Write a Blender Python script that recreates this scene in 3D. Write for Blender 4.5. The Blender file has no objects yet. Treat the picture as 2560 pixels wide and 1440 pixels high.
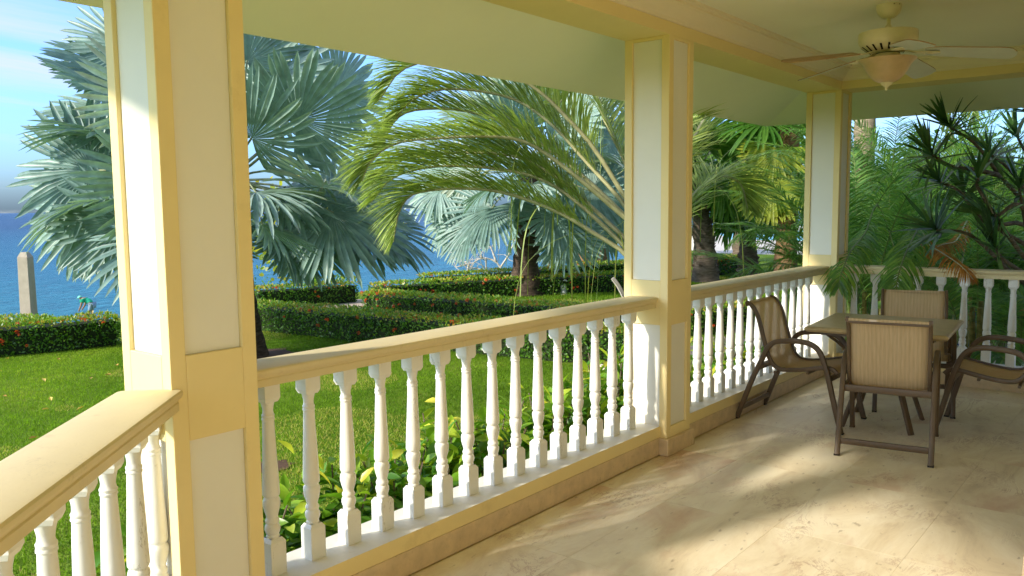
import bpy, math, random
import numpy as np
from mathutils import Vector, Matrix

# ------------------------------------------------------------------ camera, sky, sun, exposure
sc = bpy.context.scene
COL = sc.collection
YAW, PITCH, ROLL = 0.683852, -0.096769, -0.010175
CAM = Vector((2.3586, 0.1437, 1.5))
_f = Vector((-math.sin(YAW)*math.cos(PITCH), math.cos(YAW)*math.cos(PITCH), math.sin(PITCH)))
_r = Vector((math.cos(YAW), math.sin(YAW), 0)); _u = _r.cross(_f)
_c, _s = math.cos(ROLL), math.sin(ROLL)
_r2 = _c*_r + _s*_u; _u2 = -_s*_r + _c*_u
cd = bpy.data.cameras.new('camera'); cd.sensor_width = 36; cd.sensor_fit = 'HORIZONTAL'; cd.lens = 28.998
cd.clip_start = 0.05; cd.clip_end = 60000
cam = bpy.data.objects.new('camera', cd); COL.objects.link(cam)
M = Matrix((( _r2.x, _u2.x, -_f.x, CAM.x), (_r2.y, _u2.y, -_f.y, CAM.y), (_r2.z, _u2.z, -_f.z, CAM.z), (0,0,0,1)))
cam.matrix_world = M
sc.camera = cam

SUN_EL = math.radians(26.9)
SUN_DIR = Vector((0.342*math.cos(SUN_EL), 0.940*math.cos(SUN_EL), -math.sin(SUN_EL)))   # travel direction of the light
sl = bpy.data.lights.new('sun', 'SUN'); sl.energy = 1.1; sl.angle = math.radians(3.6); sl.color = (1.0, 0.92, 0.78)
so = bpy.data.objects.new('sun', sl); COL.objects.link(so)
so.rotation_euler = SUN_DIR.to_track_quat('-Z', 'Y').to_euler()
so.location = (0, 0, 30)

w = bpy.data.worlds.new('World'); sc.world = w; w.use_nodes = True
nt = w.node_tree; nt.nodes.clear()
def N(t, **k):
    n = nt.nodes.new(t)
    for a, b in k.items():
        if a == 'inp':
            for i, v in b.items(): n.inputs[i].default_value = v
        else: setattr(n, a, b)
    return n
sky = N('ShaderNodeTexSky', sky_type='NISHITA', sun_disc=False, sun_elevation=SUN_EL, sun_rotation=math.radians(200), air_density=0.9, dust_density=2.3, ozone_density=1.2)
tc = N('ShaderNodeTexCoord'); sep = N('ShaderNodeSeparateXYZ')
nt.links.new(tc.outputs['Generated'], sep.inputs[0])
zc = N('ShaderNodeMath', operation='MAXIMUM', inp={1: 0.0}); nt.links.new(sep.outputs[2], zc.inputs[0])
za = N('ShaderNodeMath', operation='ADD', inp={1: 0.16}); nt.links.new(zc.outputs[0], za.inputs[0])
dv = N('ShaderNodeVectorMath', operation='DIVIDE'); cmb = N('ShaderNodeCombineXYZ')
for i in range(3): nt.links.new(za.outputs[0], cmb.inputs[i])
nt.links.new(tc.outputs['Generated'], dv.inputs[0]); nt.links.new(cmb.outputs[0], dv.inputs[1])
mp = N('ShaderNodeMapping'); mp.inputs['Rotation'].default_value = (0, 0, math.radians(20)); mp.inputs['Scale'].default_value = (1.5, 0.55, 0.0)
nt.links.new(dv.outputs[0], mp.inputs[0])
n1 = N('ShaderNodeTexNoise', inp={'Scale': 1.3, 'Detail': 9.0, 'Roughness': 0.62, 'Distortion': 0.6}); nt.links.new(mp.outputs[0], n1.inputs['Vector'])
n2 = N('ShaderNodeTexNoise', inp={'Scale': 0.5, 'Detail': 3.0}); nt.links.new(mp.outputs[0], n2.inputs['Vector'])
ad = N('ShaderNodeMath', operation='ADD'); nt.links.new(n1.outputs['Fac'], ad.inputs[0]); nt.links.new(n2.outputs['Fac'], ad.inputs[1])
# cloud cover grows with height above the horizon
zr = N('ShaderNodeMapRange', inp={'From Min': 0.02, 'From Max': 0.26, 'To Min': -0.22, 'To Max': 0.12}); nt.links.new(sep.outputs[2], zr.inputs['Value'])
ad2 = N('ShaderNodeMath', operation='ADD'); nt.links.new(ad.outputs[0], ad2.inputs[0]); nt.links.new(zr.outputs[0], ad2.inputs[1])
cr = N('ShaderNodeMapRange', interpolation_type='SMOOTHSTEP', inp={'From Min': 0.88, 'From Max': 1.22, 'To Min': 0.0, 'To Max': 0.9}); nt.links.new(ad2.outputs[0], cr.inputs['Value'])
skc = N('ShaderNodeMix', data_type='RGBA', blend_type='MULTIPLY'); skc.inputs['Factor'].default_value = 1.0
skc.inputs['B'].default_value = (0.238, 0.360, 0.565, 1)
nt.links.new(sky.outputs[0], skc.inputs['A'])
mx = N('ShaderNodeMix', data_type='RGBA'); mx.inputs['B'].default_value = (1.0, 1.08, 1.2, 1)
nt.links.new(cr.outputs[0], mx.inputs['Factor']); nt.links.new(skc.outputs['Result'], mx.inputs['A'])
bg = N('ShaderNodeBackground', inp={'Strength': 0.15}); nt.links.new(mx.outputs['Result'], bg.inputs['Color'])
out = N('ShaderNodeOutputWorld'); nt.links.new(bg.outputs[0], out.inputs['Surface'])

vs = sc.view_settings
vs.view_transform = 'Standard'; vs.look = 'None'; vs.exposure = 2.5; vs.gamma = 1.0; vs.use_curve_mapping = False
sc.cycles.use_denoising = True
sc.cycles.max_bounces = 10; sc.cycles.diffuse_bounces = 6; sc.cycles.glossy_bounces = 3; sc.cycles.transmission_bounces = 4; sc.cycles.transparent_max_bounces = 8
sc.cycles.sample_clamp_indirect = 20.0; sc.cycles.caustics_reflective = False; sc.cycles.caustics_refractive = False

# ------------------------------------------------------------------ helpers
rng = np.random.default_rng(7); random.seed(7)

def mesh(name, V, F, mats, smooth=False, rnd=None, mi=None):
    """V (n,3); F (m,k) array or list of such arrays / lists of index lists."""
    me = bpy.data.meshes.new(name)
    V = np.asarray(V, dtype=np.float32)
    if isinstance(F, np.ndarray): F = [F]
    if len(F) and not isinstance(F[0], np.ndarray):
        me.from_pydata(V.tolist(), [], [list(f) for f in F])
        npoly = len(F)
    else:
        F = [f for f in F if len(f)]
        nl = sum(f.size for f in F); npoly = sum(len(f) for f in F)
        me.vertices.add(len(V)); me.vertices.foreach_set('co', V.ravel())
        me.loops.add(nl); me.loops.foreach_set('vertex_index', np.concatenate([f.ravel() for f in F]).astype(np.int32))
        tot = np.concatenate([np.full(len(f), f.shape[1]) for f in F]); st = np.concatenate([[0], np.cumsum(tot)[:-1]])
        me.polygons.add(npoly); me.polygons.foreach_set('loop_start', st.astype(np.int32)); me.polygons.foreach_set('loop_total', tot.astype(np.int32))
    if not isinstance(mats, (list, tuple)): mats = [mats]
    for m in mats: me.materials.append(m)
    if mi is not None: me.polygons.foreach_set('material_index', np.asarray(mi, dtype=np.int32))
    if smooth: me.polygons.foreach_set('use_smooth', np.ones(npoly, dtype=bool))
    if rnd is not None:
        at = me.attributes.new('rnd', 'FLOAT', 'POINT'); at.data.foreach_set('value', np.asarray(rnd, dtype=np.float32))
    me.update(calc_edges=True); me.validate()
    return me

def link(name, me, parent=None, loc=None, label=None, cat=None, group=None, kind=None):
    o = bpy.data.objects.new(name, me); COL.objects.link(o)
    if parent is not None: o.parent = parent
    if loc is not None: o.location = loc
    tag(o, label, cat, group, kind)
    return o
def tag(o, label=None, cat=None, group=None, kind=None):
    if label: o['label'] = label
    if cat: o['category'] = cat
    if group: o['group'] = group
    if kind: o['kind'] = kind
    return o
def thing(name, label, cat, loc=(0,0,0), rz=0.0, group=None):
    o = link(name, None, None, loc, label, cat, group); o.rotation_euler = (0, 0, rz)
    return o
def copy_tree(o, parent=None):
    c = o.copy(); COL.objects.link(c)
    if parent is not None: c.parent = parent
    for ch in list(o.children): copy_tree(ch, c)
    return c

class MB:
    """collects shapes into one mesh"""
    def __init__(s): s.V = []; s.F = []; s.mi = []; s.n = 0
    def add(s, V, F, m=0):
        V = [tuple(v) for v in V]
        s.V += V; s.F += [[i+s.n for i in f] for f in F]; s.mi += [m]*len(F); s.n += len(V); return s
    def box(s, x0, x1, y0, y1, z0, z1, m=0):
        V = [(x,y,z) for z in (z0,z1) for y in (y0,y1) for x in (x0,x1)]
        return s.add(V, [(0,2,3,1),(4,5,7,6),(0,1,5,4),(2,6,7,3),(0,4,6,2),(1,3,7,5)], m)
    def prism(s, poly, z0, z1, m=0):
        n = len(poly); V = [(x,y,z0) for x,y in poly] + [(x,y,z1) for x,y in poly]
        return s.add(V, [tuple(range(n))[::-1], tuple(range(n,2*n))] + [(i,(i+1)%n,n+(i+1)%n,n+i) for i in range(n)], m)
    def lathe(s, prof, cx=0, cy=0, seg=20, m=0, caps=True):
        V = []; F = []
        for r, z in prof:
            for k in range(seg):
                a = 2*math.pi*k/seg; V.append((cx+r*math.cos(a), cy+r*math.sin(a), z))
        for i in range(len(prof)-1):
            for k in range(seg):
                F.append((i*seg+k, i*seg+(k+1)%seg, (i+1)*seg+(k+1)%seg, (i+1)*seg+k))
        if caps:
            F.append(tuple(range(seg))[::-1]); F.append(tuple((len(prof)-1)*seg+k for k in range(seg)))
        return s.add(V, F, m)
    def sweep(s, path, sec, m=0, up=Vector((0,0,1)), caps=True):
        """sweep a closed 2D section (side, up) along a path"""
        P = [Vector(p) for p in path]; n = len(P); k = len(sec); V = []; F = []
        for i in range(n):
            t = (P[min(i+1,n-1)]-P[max(i-1,0)]).normalized()
            sd = t.cross(up)
            if sd.length < 1e-4: sd = t.cross(Vector((0,1,0)))
            sd.normalize(); uu = sd.cross(t)
            sec_i = sec[i] if isinstance(sec[0][0], (tuple, list)) else sec
            for a, b in sec_i: V.append(P[i]+sd*a+uu*b)
        k = len(V)//n
        for i in range(n-1):
            for j in range(k): F.append((i*k+j, i*k+(j+1)%k, (i+1)*k+(j+1)%k, (i+1)*k+j))
        if caps: F.append(tuple(range(k))[::-1]); F.append(tuple((n-1)*k+j for j in range(k)))
        return s.add(V, F, m)
    def tube(s, path, r, seg=8, m=0, up=Vector((0,0,1))):
        rs = r if isinstance(r, (list, tuple)) else [r]*len(path)
        return s.sweep(path, [[(q*math.cos(2*math.pi*j/seg), q*math.sin(2*math.pi*j/seg)) for j in range(seg)] for q in rs], m, up)
    def mesh(s, name, mats, smooth=False):
        me = mesh(name, s.V, s.F, mats, smooth, None, s.mi if any(s.mi) else None)
        return me
    def build(s, name, mats, parent=None, smooth=False, bevel=0, auto=None, **k):
        o = link(name, s.mesh(name, mats, smooth), parent, **k)
        if bevel:
            b = o.modifiers.new('bevel', 'BEVEL'); b.width = bevel; b.segments = 2; b.limit_method = 'ANGLE'; b.angle_limit = math.radians(40)
        return o
def smooth_by_angle(o, deg=35):
    me = o.data
    me.polygons.foreach_set('use_smooth', np.ones(len(me.polygons), dtype=bool))
    me.set_sharp_from_angle(angle=math.radians(deg))
def roundrect(w, h, r, n=3):
    P = []
    for cx, cy, a0 in ((w/2-r, h/2-r, 0), (-w/2+r, h/2-r, 90), (-w/2+r, -h/2+r, 180), (w/2-r, -h/2+r, 270)):
        for k in range(n+1):
            a = math.radians(a0+90*k/n); P.append((cx+r*math.cos(a), cy+r*math.sin(a)))
    return P
def catmull(P, n):
    P = np.asarray(P, float); Q = np.vstack([2*P[0]-P[1], P, 2*P[-1]-P[-2]]); m = len(P)-1
    out = []
    for t in np.linspace(0, m, n):
        i = min(int(t), m-1); u = t-i; a, b, c, d = Q[i:i+4]
        out.append(.5*((2*b)+(-a+c)*u+(2*a-5*b+4*c-d)*u*u+(-a+3*b-3*c+d)*u**3))
    out = np.array(out)
    return out

# ------------------------------------------------------------------ materials
def mat(name):
    m = bpy.data.materials.new(name); m.use_nodes = True
    t = m.node_tree; t.nodes.clear()
    o = t.nodes.new('ShaderNodeOutputMaterial')
    return m, t, o
def nd(t, ty, inp=None, **k):
    n = t.nodes.new(ty)
    for a, b in k.items(): setattr(n, a, b)
    for i, v in (inp or {}).items(): n.inputs[i].default_value = v
    return n
def c4(c): return (c[0], c[1], c[2], 1)
def ramp(t, stops):
    r = t.nodes.new('ShaderNodeValToRGB'); e = r.color_ramp.elements
    while len(e) < len(stops): e.new(0.5)
    for i, (p, c) in enumerate(stops): e[i].position = p; e[i].color = c4(c)
    return r
def paint(name, col, rough=0.6, mottle=0.06, scale=3.0, bump=0.15, bscale=60, dirt=None, spec=0.3, crack=None):
    m, t, o = mat(name); L = t.links.new
    b = nd(t, 'ShaderNodeBsdfPrincipled', {'Roughness': rough, 'Specular IOR Level': spec})
    g = nd(t, 'ShaderNodeNewGeometry')
    n = nd(t, 'ShaderNodeTexNoise', {'Scale': scale, 'Detail': 6, 'Roughness': .6}); L(g.outputs['Position'], n.inputs['Vector'])
    r = ramp(t, [(0.25, [c*(1-mottle) for c in col]), (0.75, [min(1, c*(1+mottle)) for c in col])]); L(n.outputs['Fac'], r.inputs[0])
    src = r.outputs[0]
    if dirt:
        n2 = nd(t, 'ShaderNodeTexNoise', {'Scale': dirt[1], 'Detail': 8, 'Roughness': .7}); L(g.outputs['Position'], n2.inputs['Vector'])
        mr = nd(t, 'ShaderNodeMapRange', {'From Min': dirt[2], 'From Max': dirt[2]+.12, 'To Max': dirt[3]}); L(n2.outputs['Fac'], mr.inputs['Value'])
        x = nd(t, 'ShaderNodeMix', data_type='RGBA'); x.inputs['B'].default_value = c4(dirt[0]); L(mr.outputs[0], x.inputs['Factor']); L(src, x.inputs['A']); src = x.outputs['Result']
    if crack:
        mpc = nd(t, 'ShaderNodeMapping'); mpc.inputs['Scale'].default_value = (1, 1, .18); L(g.outputs['Position'], mpc.inputs[0])
        nc = nd(t, 'ShaderNodeTexNoise', {'Scale': crack[0], 'Detail': 6, 'Roughness': .7}); L(mpc.outputs[0], nc.inputs['Vector'])
        s1 = nd(t, 'ShaderNodeMath', operation='SUBTRACT'); s1.inputs[1].default_value = .5; L(nc.outputs['Fac'], s1.inputs[0]); s2 = nd(t, 'ShaderNodeMath', operation='ABSOLUTE'); L(s1.outputs[0], s2.inputs[0])
        m1 = nd(t, 'ShaderNodeMapRange', {'From Min': 0, 'From Max': .006, 'To Min': crack[1], 'To Max': 0}); L(s2.outputs[0], m1.inputs['Value'])
        n6 = nd(t, 'ShaderNodeTexNoise', {'Scale': 2.7, 'Detail': 2}); L(g.outputs['Position'], n6.inputs['Vector'])
        m2 = nd(t, 'ShaderNodeMapRange', {'From Min': .52, 'From Max': .6}); L(n6.outputs['Fac'], m2.inputs['Value'])
        m3 = nd(t, 'ShaderNodeMath', operation='MULTIPLY'); L(m1.outputs[0], m3.inputs[0]); L(m2.outputs[0], m3.inputs[1])
        xc = nd(t, 'ShaderNodeMix', data_type='RGBA'); xc.inputs['B'].default_value = (.25, .21, .16, 1); L(m3.outputs[0], xc.inputs['Factor']); L(src, xc.inputs['A']); src = xc.outputs['Result']
    L(src, b.inputs['Base Color'])
    if bump:
        n3 = nd(t, 'ShaderNodeTexNoise', {'Scale': bscale, 'Detail': 4}); L(g.outputs['Position'], n3.inputs['Vector'])
        bp = nd(t, 'ShaderNodeBump', {'Strength': bump, 'Distance': .004}); L(n3.outputs['Fac'], bp.inputs['Height']); L(bp.outputs[0], b.inputs['Normal'])
    L(b.outputs[0], o.inputs[0])
    return m
def leafmat(name, stops, trans=0.35, rough=0.45, spec=0.35, tcol=1.3, vein=None):
    """stops: colour ramp over the per-leaf random attribute"""
    m, t, o = mat(name); L = t.links.new
    a = nd(t, 'ShaderNodeAttribute', attribute_name='rnd')
    r = ramp(t, stops); L(a.outputs['Fac'], r.inputs[0])
    g = nd(t, 'ShaderNodeNewGeometry'); n = nd(t, 'ShaderNodeTexNoise', {'Scale': 9, 'Detail': 4}); L(g.outputs['Position'], n.inputs['Vector'])
    mr = nd(t, 'ShaderNodeMapRange', {'From Min': .3, 'From Max': .7, 'To Min': .78, 'To Max': 1.22}); L(n.outputs['Fac'], mr.inputs['Value'])
    x = nd(t, 'ShaderNodeVectorMath', operation='SCALE'); L(r.outputs[0], x.inputs[0]); L(mr.outputs[0], x.inputs['Scale'])
    b = nd(t, 'ShaderNodeBsdfPrincipled', {'Roughness': rough, 'Specular IOR Level': spec}); L(x.outputs[0], b.inputs['Base Color'])
    tr = nd(t, 'ShaderNodeBsdfTranslucent'); y = nd(t, 'ShaderNodeVectorMath', operation='MULTIPLY'); y.inputs[1].default_value = (tcol*1.05, tcol*1.15, tcol*.55)
    L(x.outputs[0], y.inputs[0]); L(y.outputs[0], tr.inputs[0])
    s = nd(t, 'ShaderNodeMixShader', {0: trans}); L(b.outputs[0], s.inputs[1]); L(tr.outputs[0], s.inputs[2]); L(s.outputs[0], o.inputs[0])
    return m
def bark(name, c1, c2, scale=8, stretch=.25, bump=.8):
    m, t, o = mat(name); L = t.links.new
    g = nd(t, 'ShaderNodeNewGeometry'); mp = nd(t, 'ShaderNodeMapping'); mp.inputs['Scale'].default_value = (1, 1, 1/stretch if stretch < 1 else stretch); L(g.outputs['Position'], mp.inputs[0])
    n = nd(t, 'ShaderNodeTexNoise', {'Scale': scale, 'Detail': 8, 'Roughness': .7}); L(mp.outputs[0], n.inputs['Vector'])
    r = ramp(t, [(.3, c1), (.7, c2)]); L(n.outputs['Fac'], r.inputs[0])
    b = nd(t, 'ShaderNodeBsdfPrincipled', {'Roughness': .9, 'Specular IOR Level': .1}); L(r.outputs[0], b.inputs['Base Color'])
    bp = nd(t, 'ShaderNodeBump', {'Strength': bump, 'Distance': .03}); L(n.outputs['Fac'], bp.inputs['Height']); L(bp.outputs[0], b.inputs['Normal'])
    L(b.outputs[0], o.inputs[0]); return m

YELLOW = paint('yellow_paint', (.83, .67, .33), .55, .04, 2.5, .12, 45, dirt=((.55,.40,.18), 4, .60, .28))
RAILP  = paint('rail_paint', (.68, .57, .33), .5, .05, 4, .15, 40, dirt=((.46,.34,.20), 9, .60, .45), crack=(4, .2))
CREAM  = paint('soffit_paint', (.87, .855, .68), .7, .03, 1.2, .08, 30)
CEIL   = paint('ceiling_paint', (.88, .85, .71), .7, .03, 1.0, .08, 30)
CROWN  = paint('crown_paint', (.84, .74, .55), .6, .03, 2, .05)
PANEL  = paint('panel_paint', (.80, .77, .69), .6, .03, 3, .08, 50)
WHITE  = paint('white_gloss_paint', (.80, .79, .75), .38, .03, 9, .35, 28, dirt=((.50,.45,.36), 26, .62, .5), spec=.5, crack=(9, .8))
SILLW  = paint('sill_paint', (.72, .69, .62), .5, .05, 6, .2, 40, dirt=((.5,.43,.32), 14, .62, .5))
STONE  = paint('skirting_stone', (.66, .50, .31), .55, .16, 16, .4, 60, dirt=((.40,.27,.15), 22, .58, .6))
BRONZE = paint('bronze_metal', (.125, .08, .045), .42, .12, 12, .1, 80, spec=.35)
IVORY  = paint('ivory_enamel', (.80, .72, .50), .4, .05, 20, .05, 60, dirt=((.35,.24,.12), 26, .66, .6))
BLADEM = paint('fan_blade_finish', (.60, .63, .58), .5, .05, 10, .05)
BLADET = paint('fan_blade_wood', (.42, .27, .14), .5, .1, 10, .05)
AMBERG = paint('alabaster_glass', (.62, .44, .26), .3, .12, 14, .0, spec=.5)
PEACH  = paint('neighbour_plaster', (.72, .52, .30), .8, .08, 3, .3, 40)
YWALL  = paint('garden_wall_plaster', (.62, .52, .28), .8, .08, 3, .3, 40)
ROOFT  = paint('terracotta', (.46, .17, .09), .8, .2, 7, .3, 40, dirt=((.2,.1,.07), 9, .58, .6))
CONC   = paint('concrete', (.42, .36, .28), .9, .12, 9, .5, 50, dirt=((.2,.17,.13), 14, .6, .5))
SOIL   = paint('mulch', (.10, .055, .03), .95, .3, 20, 1.0, 60)
PATHM  = paint('path_paving', (.50, .40, .30), .85, .12, 4, .4, 40)
DECKM  = paint('pale_terrace', (.62, .56, .47), .85, .08, .7, .2, 20)
STONEP = paint('pale_pebble', (.66, .58, .46), .8, .2, 5, .3, 40)
BLUEP  = paint('blue_plastic', (.05, .11, .28), .5, .05, 6, .0)
REDH   = paint('red_rubber', (.55, .06, .05), .5, .05, 6, .0)
GREYP  = paint('grey_fitting', (.45, .46, .46), .6, .05, 6, .0)

def floor_material():
    m, t, o = mat('travertine'); L = t.links.new
    g = nd(t, 'ShaderNodeNewGeometry')
    oi = nd(t, 'ShaderNodeObjectInfo')
    mp = nd(t, 'ShaderNodeMapping'); mp.inputs['Scale'].default_value = (1.0, .42, 1); mp.inputs['Rotation'].default_value = (0, 0, math.radians(38)); L(g.outputs['Position'], mp.inputs[0])
    wv = nd(t, 'ShaderNodeVectorMath', operation='ADD'); sc_ = nd(t, 'ShaderNodeMath', operation='MULTIPLY'); sc_.inputs[1].default_value = 9.0
    L(oi.outputs['Random'], sc_.inputs[0]); cb = nd(t, 'ShaderNodeCombineXYZ'); L(sc_.outputs[0], cb.inputs[2]); L(mp.outputs[0], wv.inputs[0]); L(cb.outputs[0], wv.inputs[1])
    n1 = nd(t, 'ShaderNodeTexNoise', {'Scale': 3.2, 'Detail': 10, 'Roughness': .68, 'Distortion': .8}); L(wv.outputs[0], n1.inputs['Vector'])
    r1 = ramp(t, [(.27, (.54,.42,.28)), (.43, (.74,.62,.43)), (.59, (.86,.76,.57)), (.79, (.78,.70,.56))]); L(n1.outputs['Fac'], r1.inputs[0])
    # rusty veins and flecks
    n2 = nd(t, 'ShaderNodeTexNoise', {'Scale': 5.5, 'Detail': 12, 'Roughness': .74, 'Distortion': 1.7}); L(wv.outputs[0], n2.inputs['Vector'])
    a = nd(t, 'ShaderNodeMath', operation='SUBTRACT'); a.inputs[1].default_value = .5; L(n2.outputs['Fac'], a.inputs[0])
    ab = nd(t, 'ShaderNodeMath', operation='ABSOLUTE'); L(a.outputs[0], ab.inputs[0])
    v = nd(t, 'ShaderNodeMapRange', {'From Min': 0.0, 'From Max': .022, 'To Min': 1.0, 'To Max': 0}); L(ab.outputs[0], v.inputs['Value'])
    n3 = nd(t, 'ShaderNodeTexNoise', {'Scale': 2.1, 'Detail': 3}); L(g.outputs['Position'], n3.inputs['Vector'])
    k = nd(t, 'ShaderNodeMapRange', {'From Min': .50, 'From Max': .64, 'To Max': .7}); L(n3.outputs['Fac'], k.inputs['Value'])
    mu = nd(t, 'ShaderNodeMath', operation='MULTIPLY'); L(v.outputs[0], mu.inputs[0]); L(k.outputs[0], mu.inputs[1])
    x = nd(t, 'ShaderNodeMix', data_type='RGBA'); x.inputs['B'].default_value = (.33, .15, .09, 1); L(mu.outputs[0], x.inputs['Factor']); L(r1.outputs[0], x.inputs['A'])
    # rosy clouds
    n4 = nd(t, 'ShaderNodeTexNoise', {'Scale': 2.6, 'Detail': 6, 'Roughness': .6, 'Distortion': .6}); L(wv.outputs[0], n4.inputs['Vector'])
    k4 = nd(t, 'ShaderNodeMapRange', {'From Min': .54, 'From Max': .70, 'To Max': .6}); L(n4.outputs['Fac'], k4.inputs['Value'])
    x2 = nd(t, 'ShaderNodeMix', data_type='RGBA'); x2.inputs['B'].default_value = (.58, .33, .20, 1); L(k4.outputs[0], x2.inputs['Factor']); L(x.outputs['Result'], x2.inputs['A'])
    # small dark pits
    n5 = nd(t, 'ShaderNodeTexNoise', {'Scale': 34, 'Detail': 3}); L(wv.outputs[0], n5.inputs['Vector'])
    k5 = nd(t, 'ShaderNodeMapRange', {'From Min': .66, 'From Max': .74, 'To Max': .55}); L(n5.outputs['Fac'], k5.inputs['Value'])
    x3 = nd(t, 'ShaderNodeMix', data_type='RGBA'); x3.inputs['B'].default_value = (.30, .20, .11, 1); L(k5.outputs[0], x3.inputs['Factor']); L(x2.outputs['Result'], x3.inputs['A'])
    b = nd(t, 'ShaderNodeBsdfPrincipled', {'Specular IOR Level': .4}); L(x3.outputs['Result'], b.inputs['Base Color'])
    rr = nd(t, 'ShaderNodeMapRange', {'To Min': .32, 'To Max': .55}); L(n1.outputs['Fac'], rr.inputs['Value']); L(rr.outputs[0], b.inputs['Roughness'])
    bp = nd(t, 'ShaderNodeBump', {'Strength': .12, 'Distance': .004}); L(n5.outputs['Fac'], bp.inputs['Height']); L(bp.outputs[0], b.inputs['Normal'])
    L(b.outputs[0], o.inputs[0]); return m
FLOORM = floor_material()

def sling_material():
    m, t, o = mat('sling_mesh_fabric'); L = t.links.new
    tcn = nd(t, 'ShaderNodeTexCoord')
    wa = nd(t, 'ShaderNodeTexWave', {'Scale': 14, 'Distortion': .3, 'Detail': 1}); wa.bands_direction = 'Y'; L(tcn.outputs['Object'], wa.inputs['Vector'])
    n = nd(t, 'ShaderNodeTexNoise', {'Scale': 40, 'Detail': 5}); mp = nd(t, 'ShaderNodeMapping'); mp.inputs['Scale'].default_value = (.25, 5, .25); L(tcn.outputs['Object'], mp.inputs[0]); L(mp.outputs[0], n.inputs['Vector'])
    r = ramp(t, [(.3, (.72,.53,.30)), (.7, (.85,.66,.41))]); L(n.outputs['Fac'], r.inputs[0])
    x = nd(t, 'ShaderNodeMix', data_type='RGBA', blend_type='MULTIPLY'); x.inputs['Factor'].default_value = .10; L(r.outputs[0], x.inputs['A']); L(wa.outputs['Color'], x.inputs['B'])
    b = nd(t, 'ShaderNodeBsdfPrincipled', {'Roughness': .75, 'Specular IOR Level': .15}); L(x.outputs['Result'], b.inputs['Base Color'])
    tr = nd(t, 'ShaderNodeBsdfTranslucent'); L(x.outputs['Result'], tr.inputs[0])
    s1 = nd(t, 'ShaderNodeMixShader', {0: .3}); L(b.outputs[0], s1.inputs[1]); L(tr.outputs[0], s1.inputs[2])
    tp = nd(t, 'ShaderNodeBsdfTransparent'); s2 = nd(t, 'ShaderNodeMixShader', {0: .2}); L(s1.outputs[0], s2.inputs[1]); L(tp.outputs[0], s2.inputs[2])
    L(s2.outputs[0], o.inputs[0]); return m
SLING = sling_material()
TABLEM = paint('table_top_stone', (.46, .34, .17), .28, .14, 14, .1, 60, dirt=((.28,.2,.1), 40, .6, .4), spec=.5)

def sea_material():
    m, t, o = mat('sea_water'); L = t.links.new
    g = nd(t, 'ShaderNodeNewGeometry')
    n = nd(t, 'ShaderNodeTexNoise', {'Scale': .05, 'Detail': 4}); L(g.outputs['Position'], n.inputs['Vector'])
    ln = nd(t, 'ShaderNodeVectorMath', operation='LENGTH'); L(g.outputs['Position'], ln.inputs[0])
    mr = nd(t, 'ShaderNodeMapRange', {'From Min': 20, 'From Max': 420}); L(ln.outputs['Value'], mr.inputs['Value'])
    r = ramp(t, [(0, (.03,.26,.34)), (.25, (.008,.16,.28)), (1, (.004,.07,.18))]); L(mr.outputs[0], r.inputs[0])
    b = nd(t, 'ShaderNodeBsdfPrincipled', {'Roughness': .35, 'Specular IOR Level': .3, 'IOR': 1.33}); L(r.outputs[0], b.inputs['Base Color'])
    mp = nd(t, 'ShaderNodeMapping'); mp.inputs['Rotation'].default_value = (0,0,math.radians(30)); mp.inputs['Scale'].default_value = (1, .35, 1); L(g.outputs['Position'], mp.inputs[0])
    n2 = nd(t, 'ShaderNodeTexNoise', {'Scale': .9, 'Detail': 7, 'Roughness': .62, 'Distortion': .5}); L(mp.outputs[0], n2.inputs['Vector'])
    bp = nd(t, 'ShaderNodeBump', {'Strength': 1.0, 'Distance': 1.4}); L(n2.outputs['Fac'], bp.inputs['Height']); L(bp.outputs[0], b.inputs['Normal'])
    L(b.outputs[0], o.inputs[0]); return m
SEA = sea_material()
def pool_material():
    m, t, o = mat('pool_water'); L = t.links.new
    b = nd(t, 'ShaderNodeBsdfPrincipled', {'Base Color': (.03,.42,.52,1), 'Roughness': .12, 'IOR': 1.33})
    g = nd(t, 'ShaderNodeNewGeometry'); n2 = nd(t, 'ShaderNodeTexNoise', {'Scale': 2.2, 'Detail': 4}); L(g.outputs['Position'], n2.inputs['Vector'])
    bp = nd(t, 'ShaderNodeBump', {'Strength': .3, 'Distance': .1}); L(n2.outputs['Fac'], bp.inputs['Height']); L(bp.outputs[0], b.inputs['Normal'])
    L(b.outputs[0], o.inputs[0]); return m
POOLM = pool_material()
def lawn_material():
    m, t, o = mat('lawn_turf'); L = t.links.new
    g = nd(t, 'ShaderNodeNewGeometry')
    n = nd(t, 'ShaderNodeTexNoise', {'Scale': .9, 'Detail': 8, 'Roughness': .65}); L(g.outputs['Position'], n.inputs['Vector'])
    r = ramp(t, [(.3, (.10,.19,.012)), (.5, (.15,.26,.018)), (.66, (.23,.29,.04)), (.78, (.32,.27,.10))]); L(n.outputs['Fac'], r.inputs[0])
    b = nd(t, 'ShaderNodeBsdfPrincipled', {'Roughness': .9, 'Specular IOR Level': .1}); L(r.outputs[0], b.inputs['Base Color'])
    n2 = nd(t, 'ShaderNodeTexNoise', {'Scale': 45, 'Detail': 5}); L(g.outputs['Position'], n2.inputs['Vector'])
    bp = nd(t, 'ShaderNodeBump', {'Strength': 1, 'Distance': .05}); L(n2.outputs['Fac'], bp.inputs['Height']); L(bp.outputs[0], b.inputs['Normal'])
    L(b.outputs[0], o.inputs[0]); return m
LAWN = lawn_material()

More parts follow.
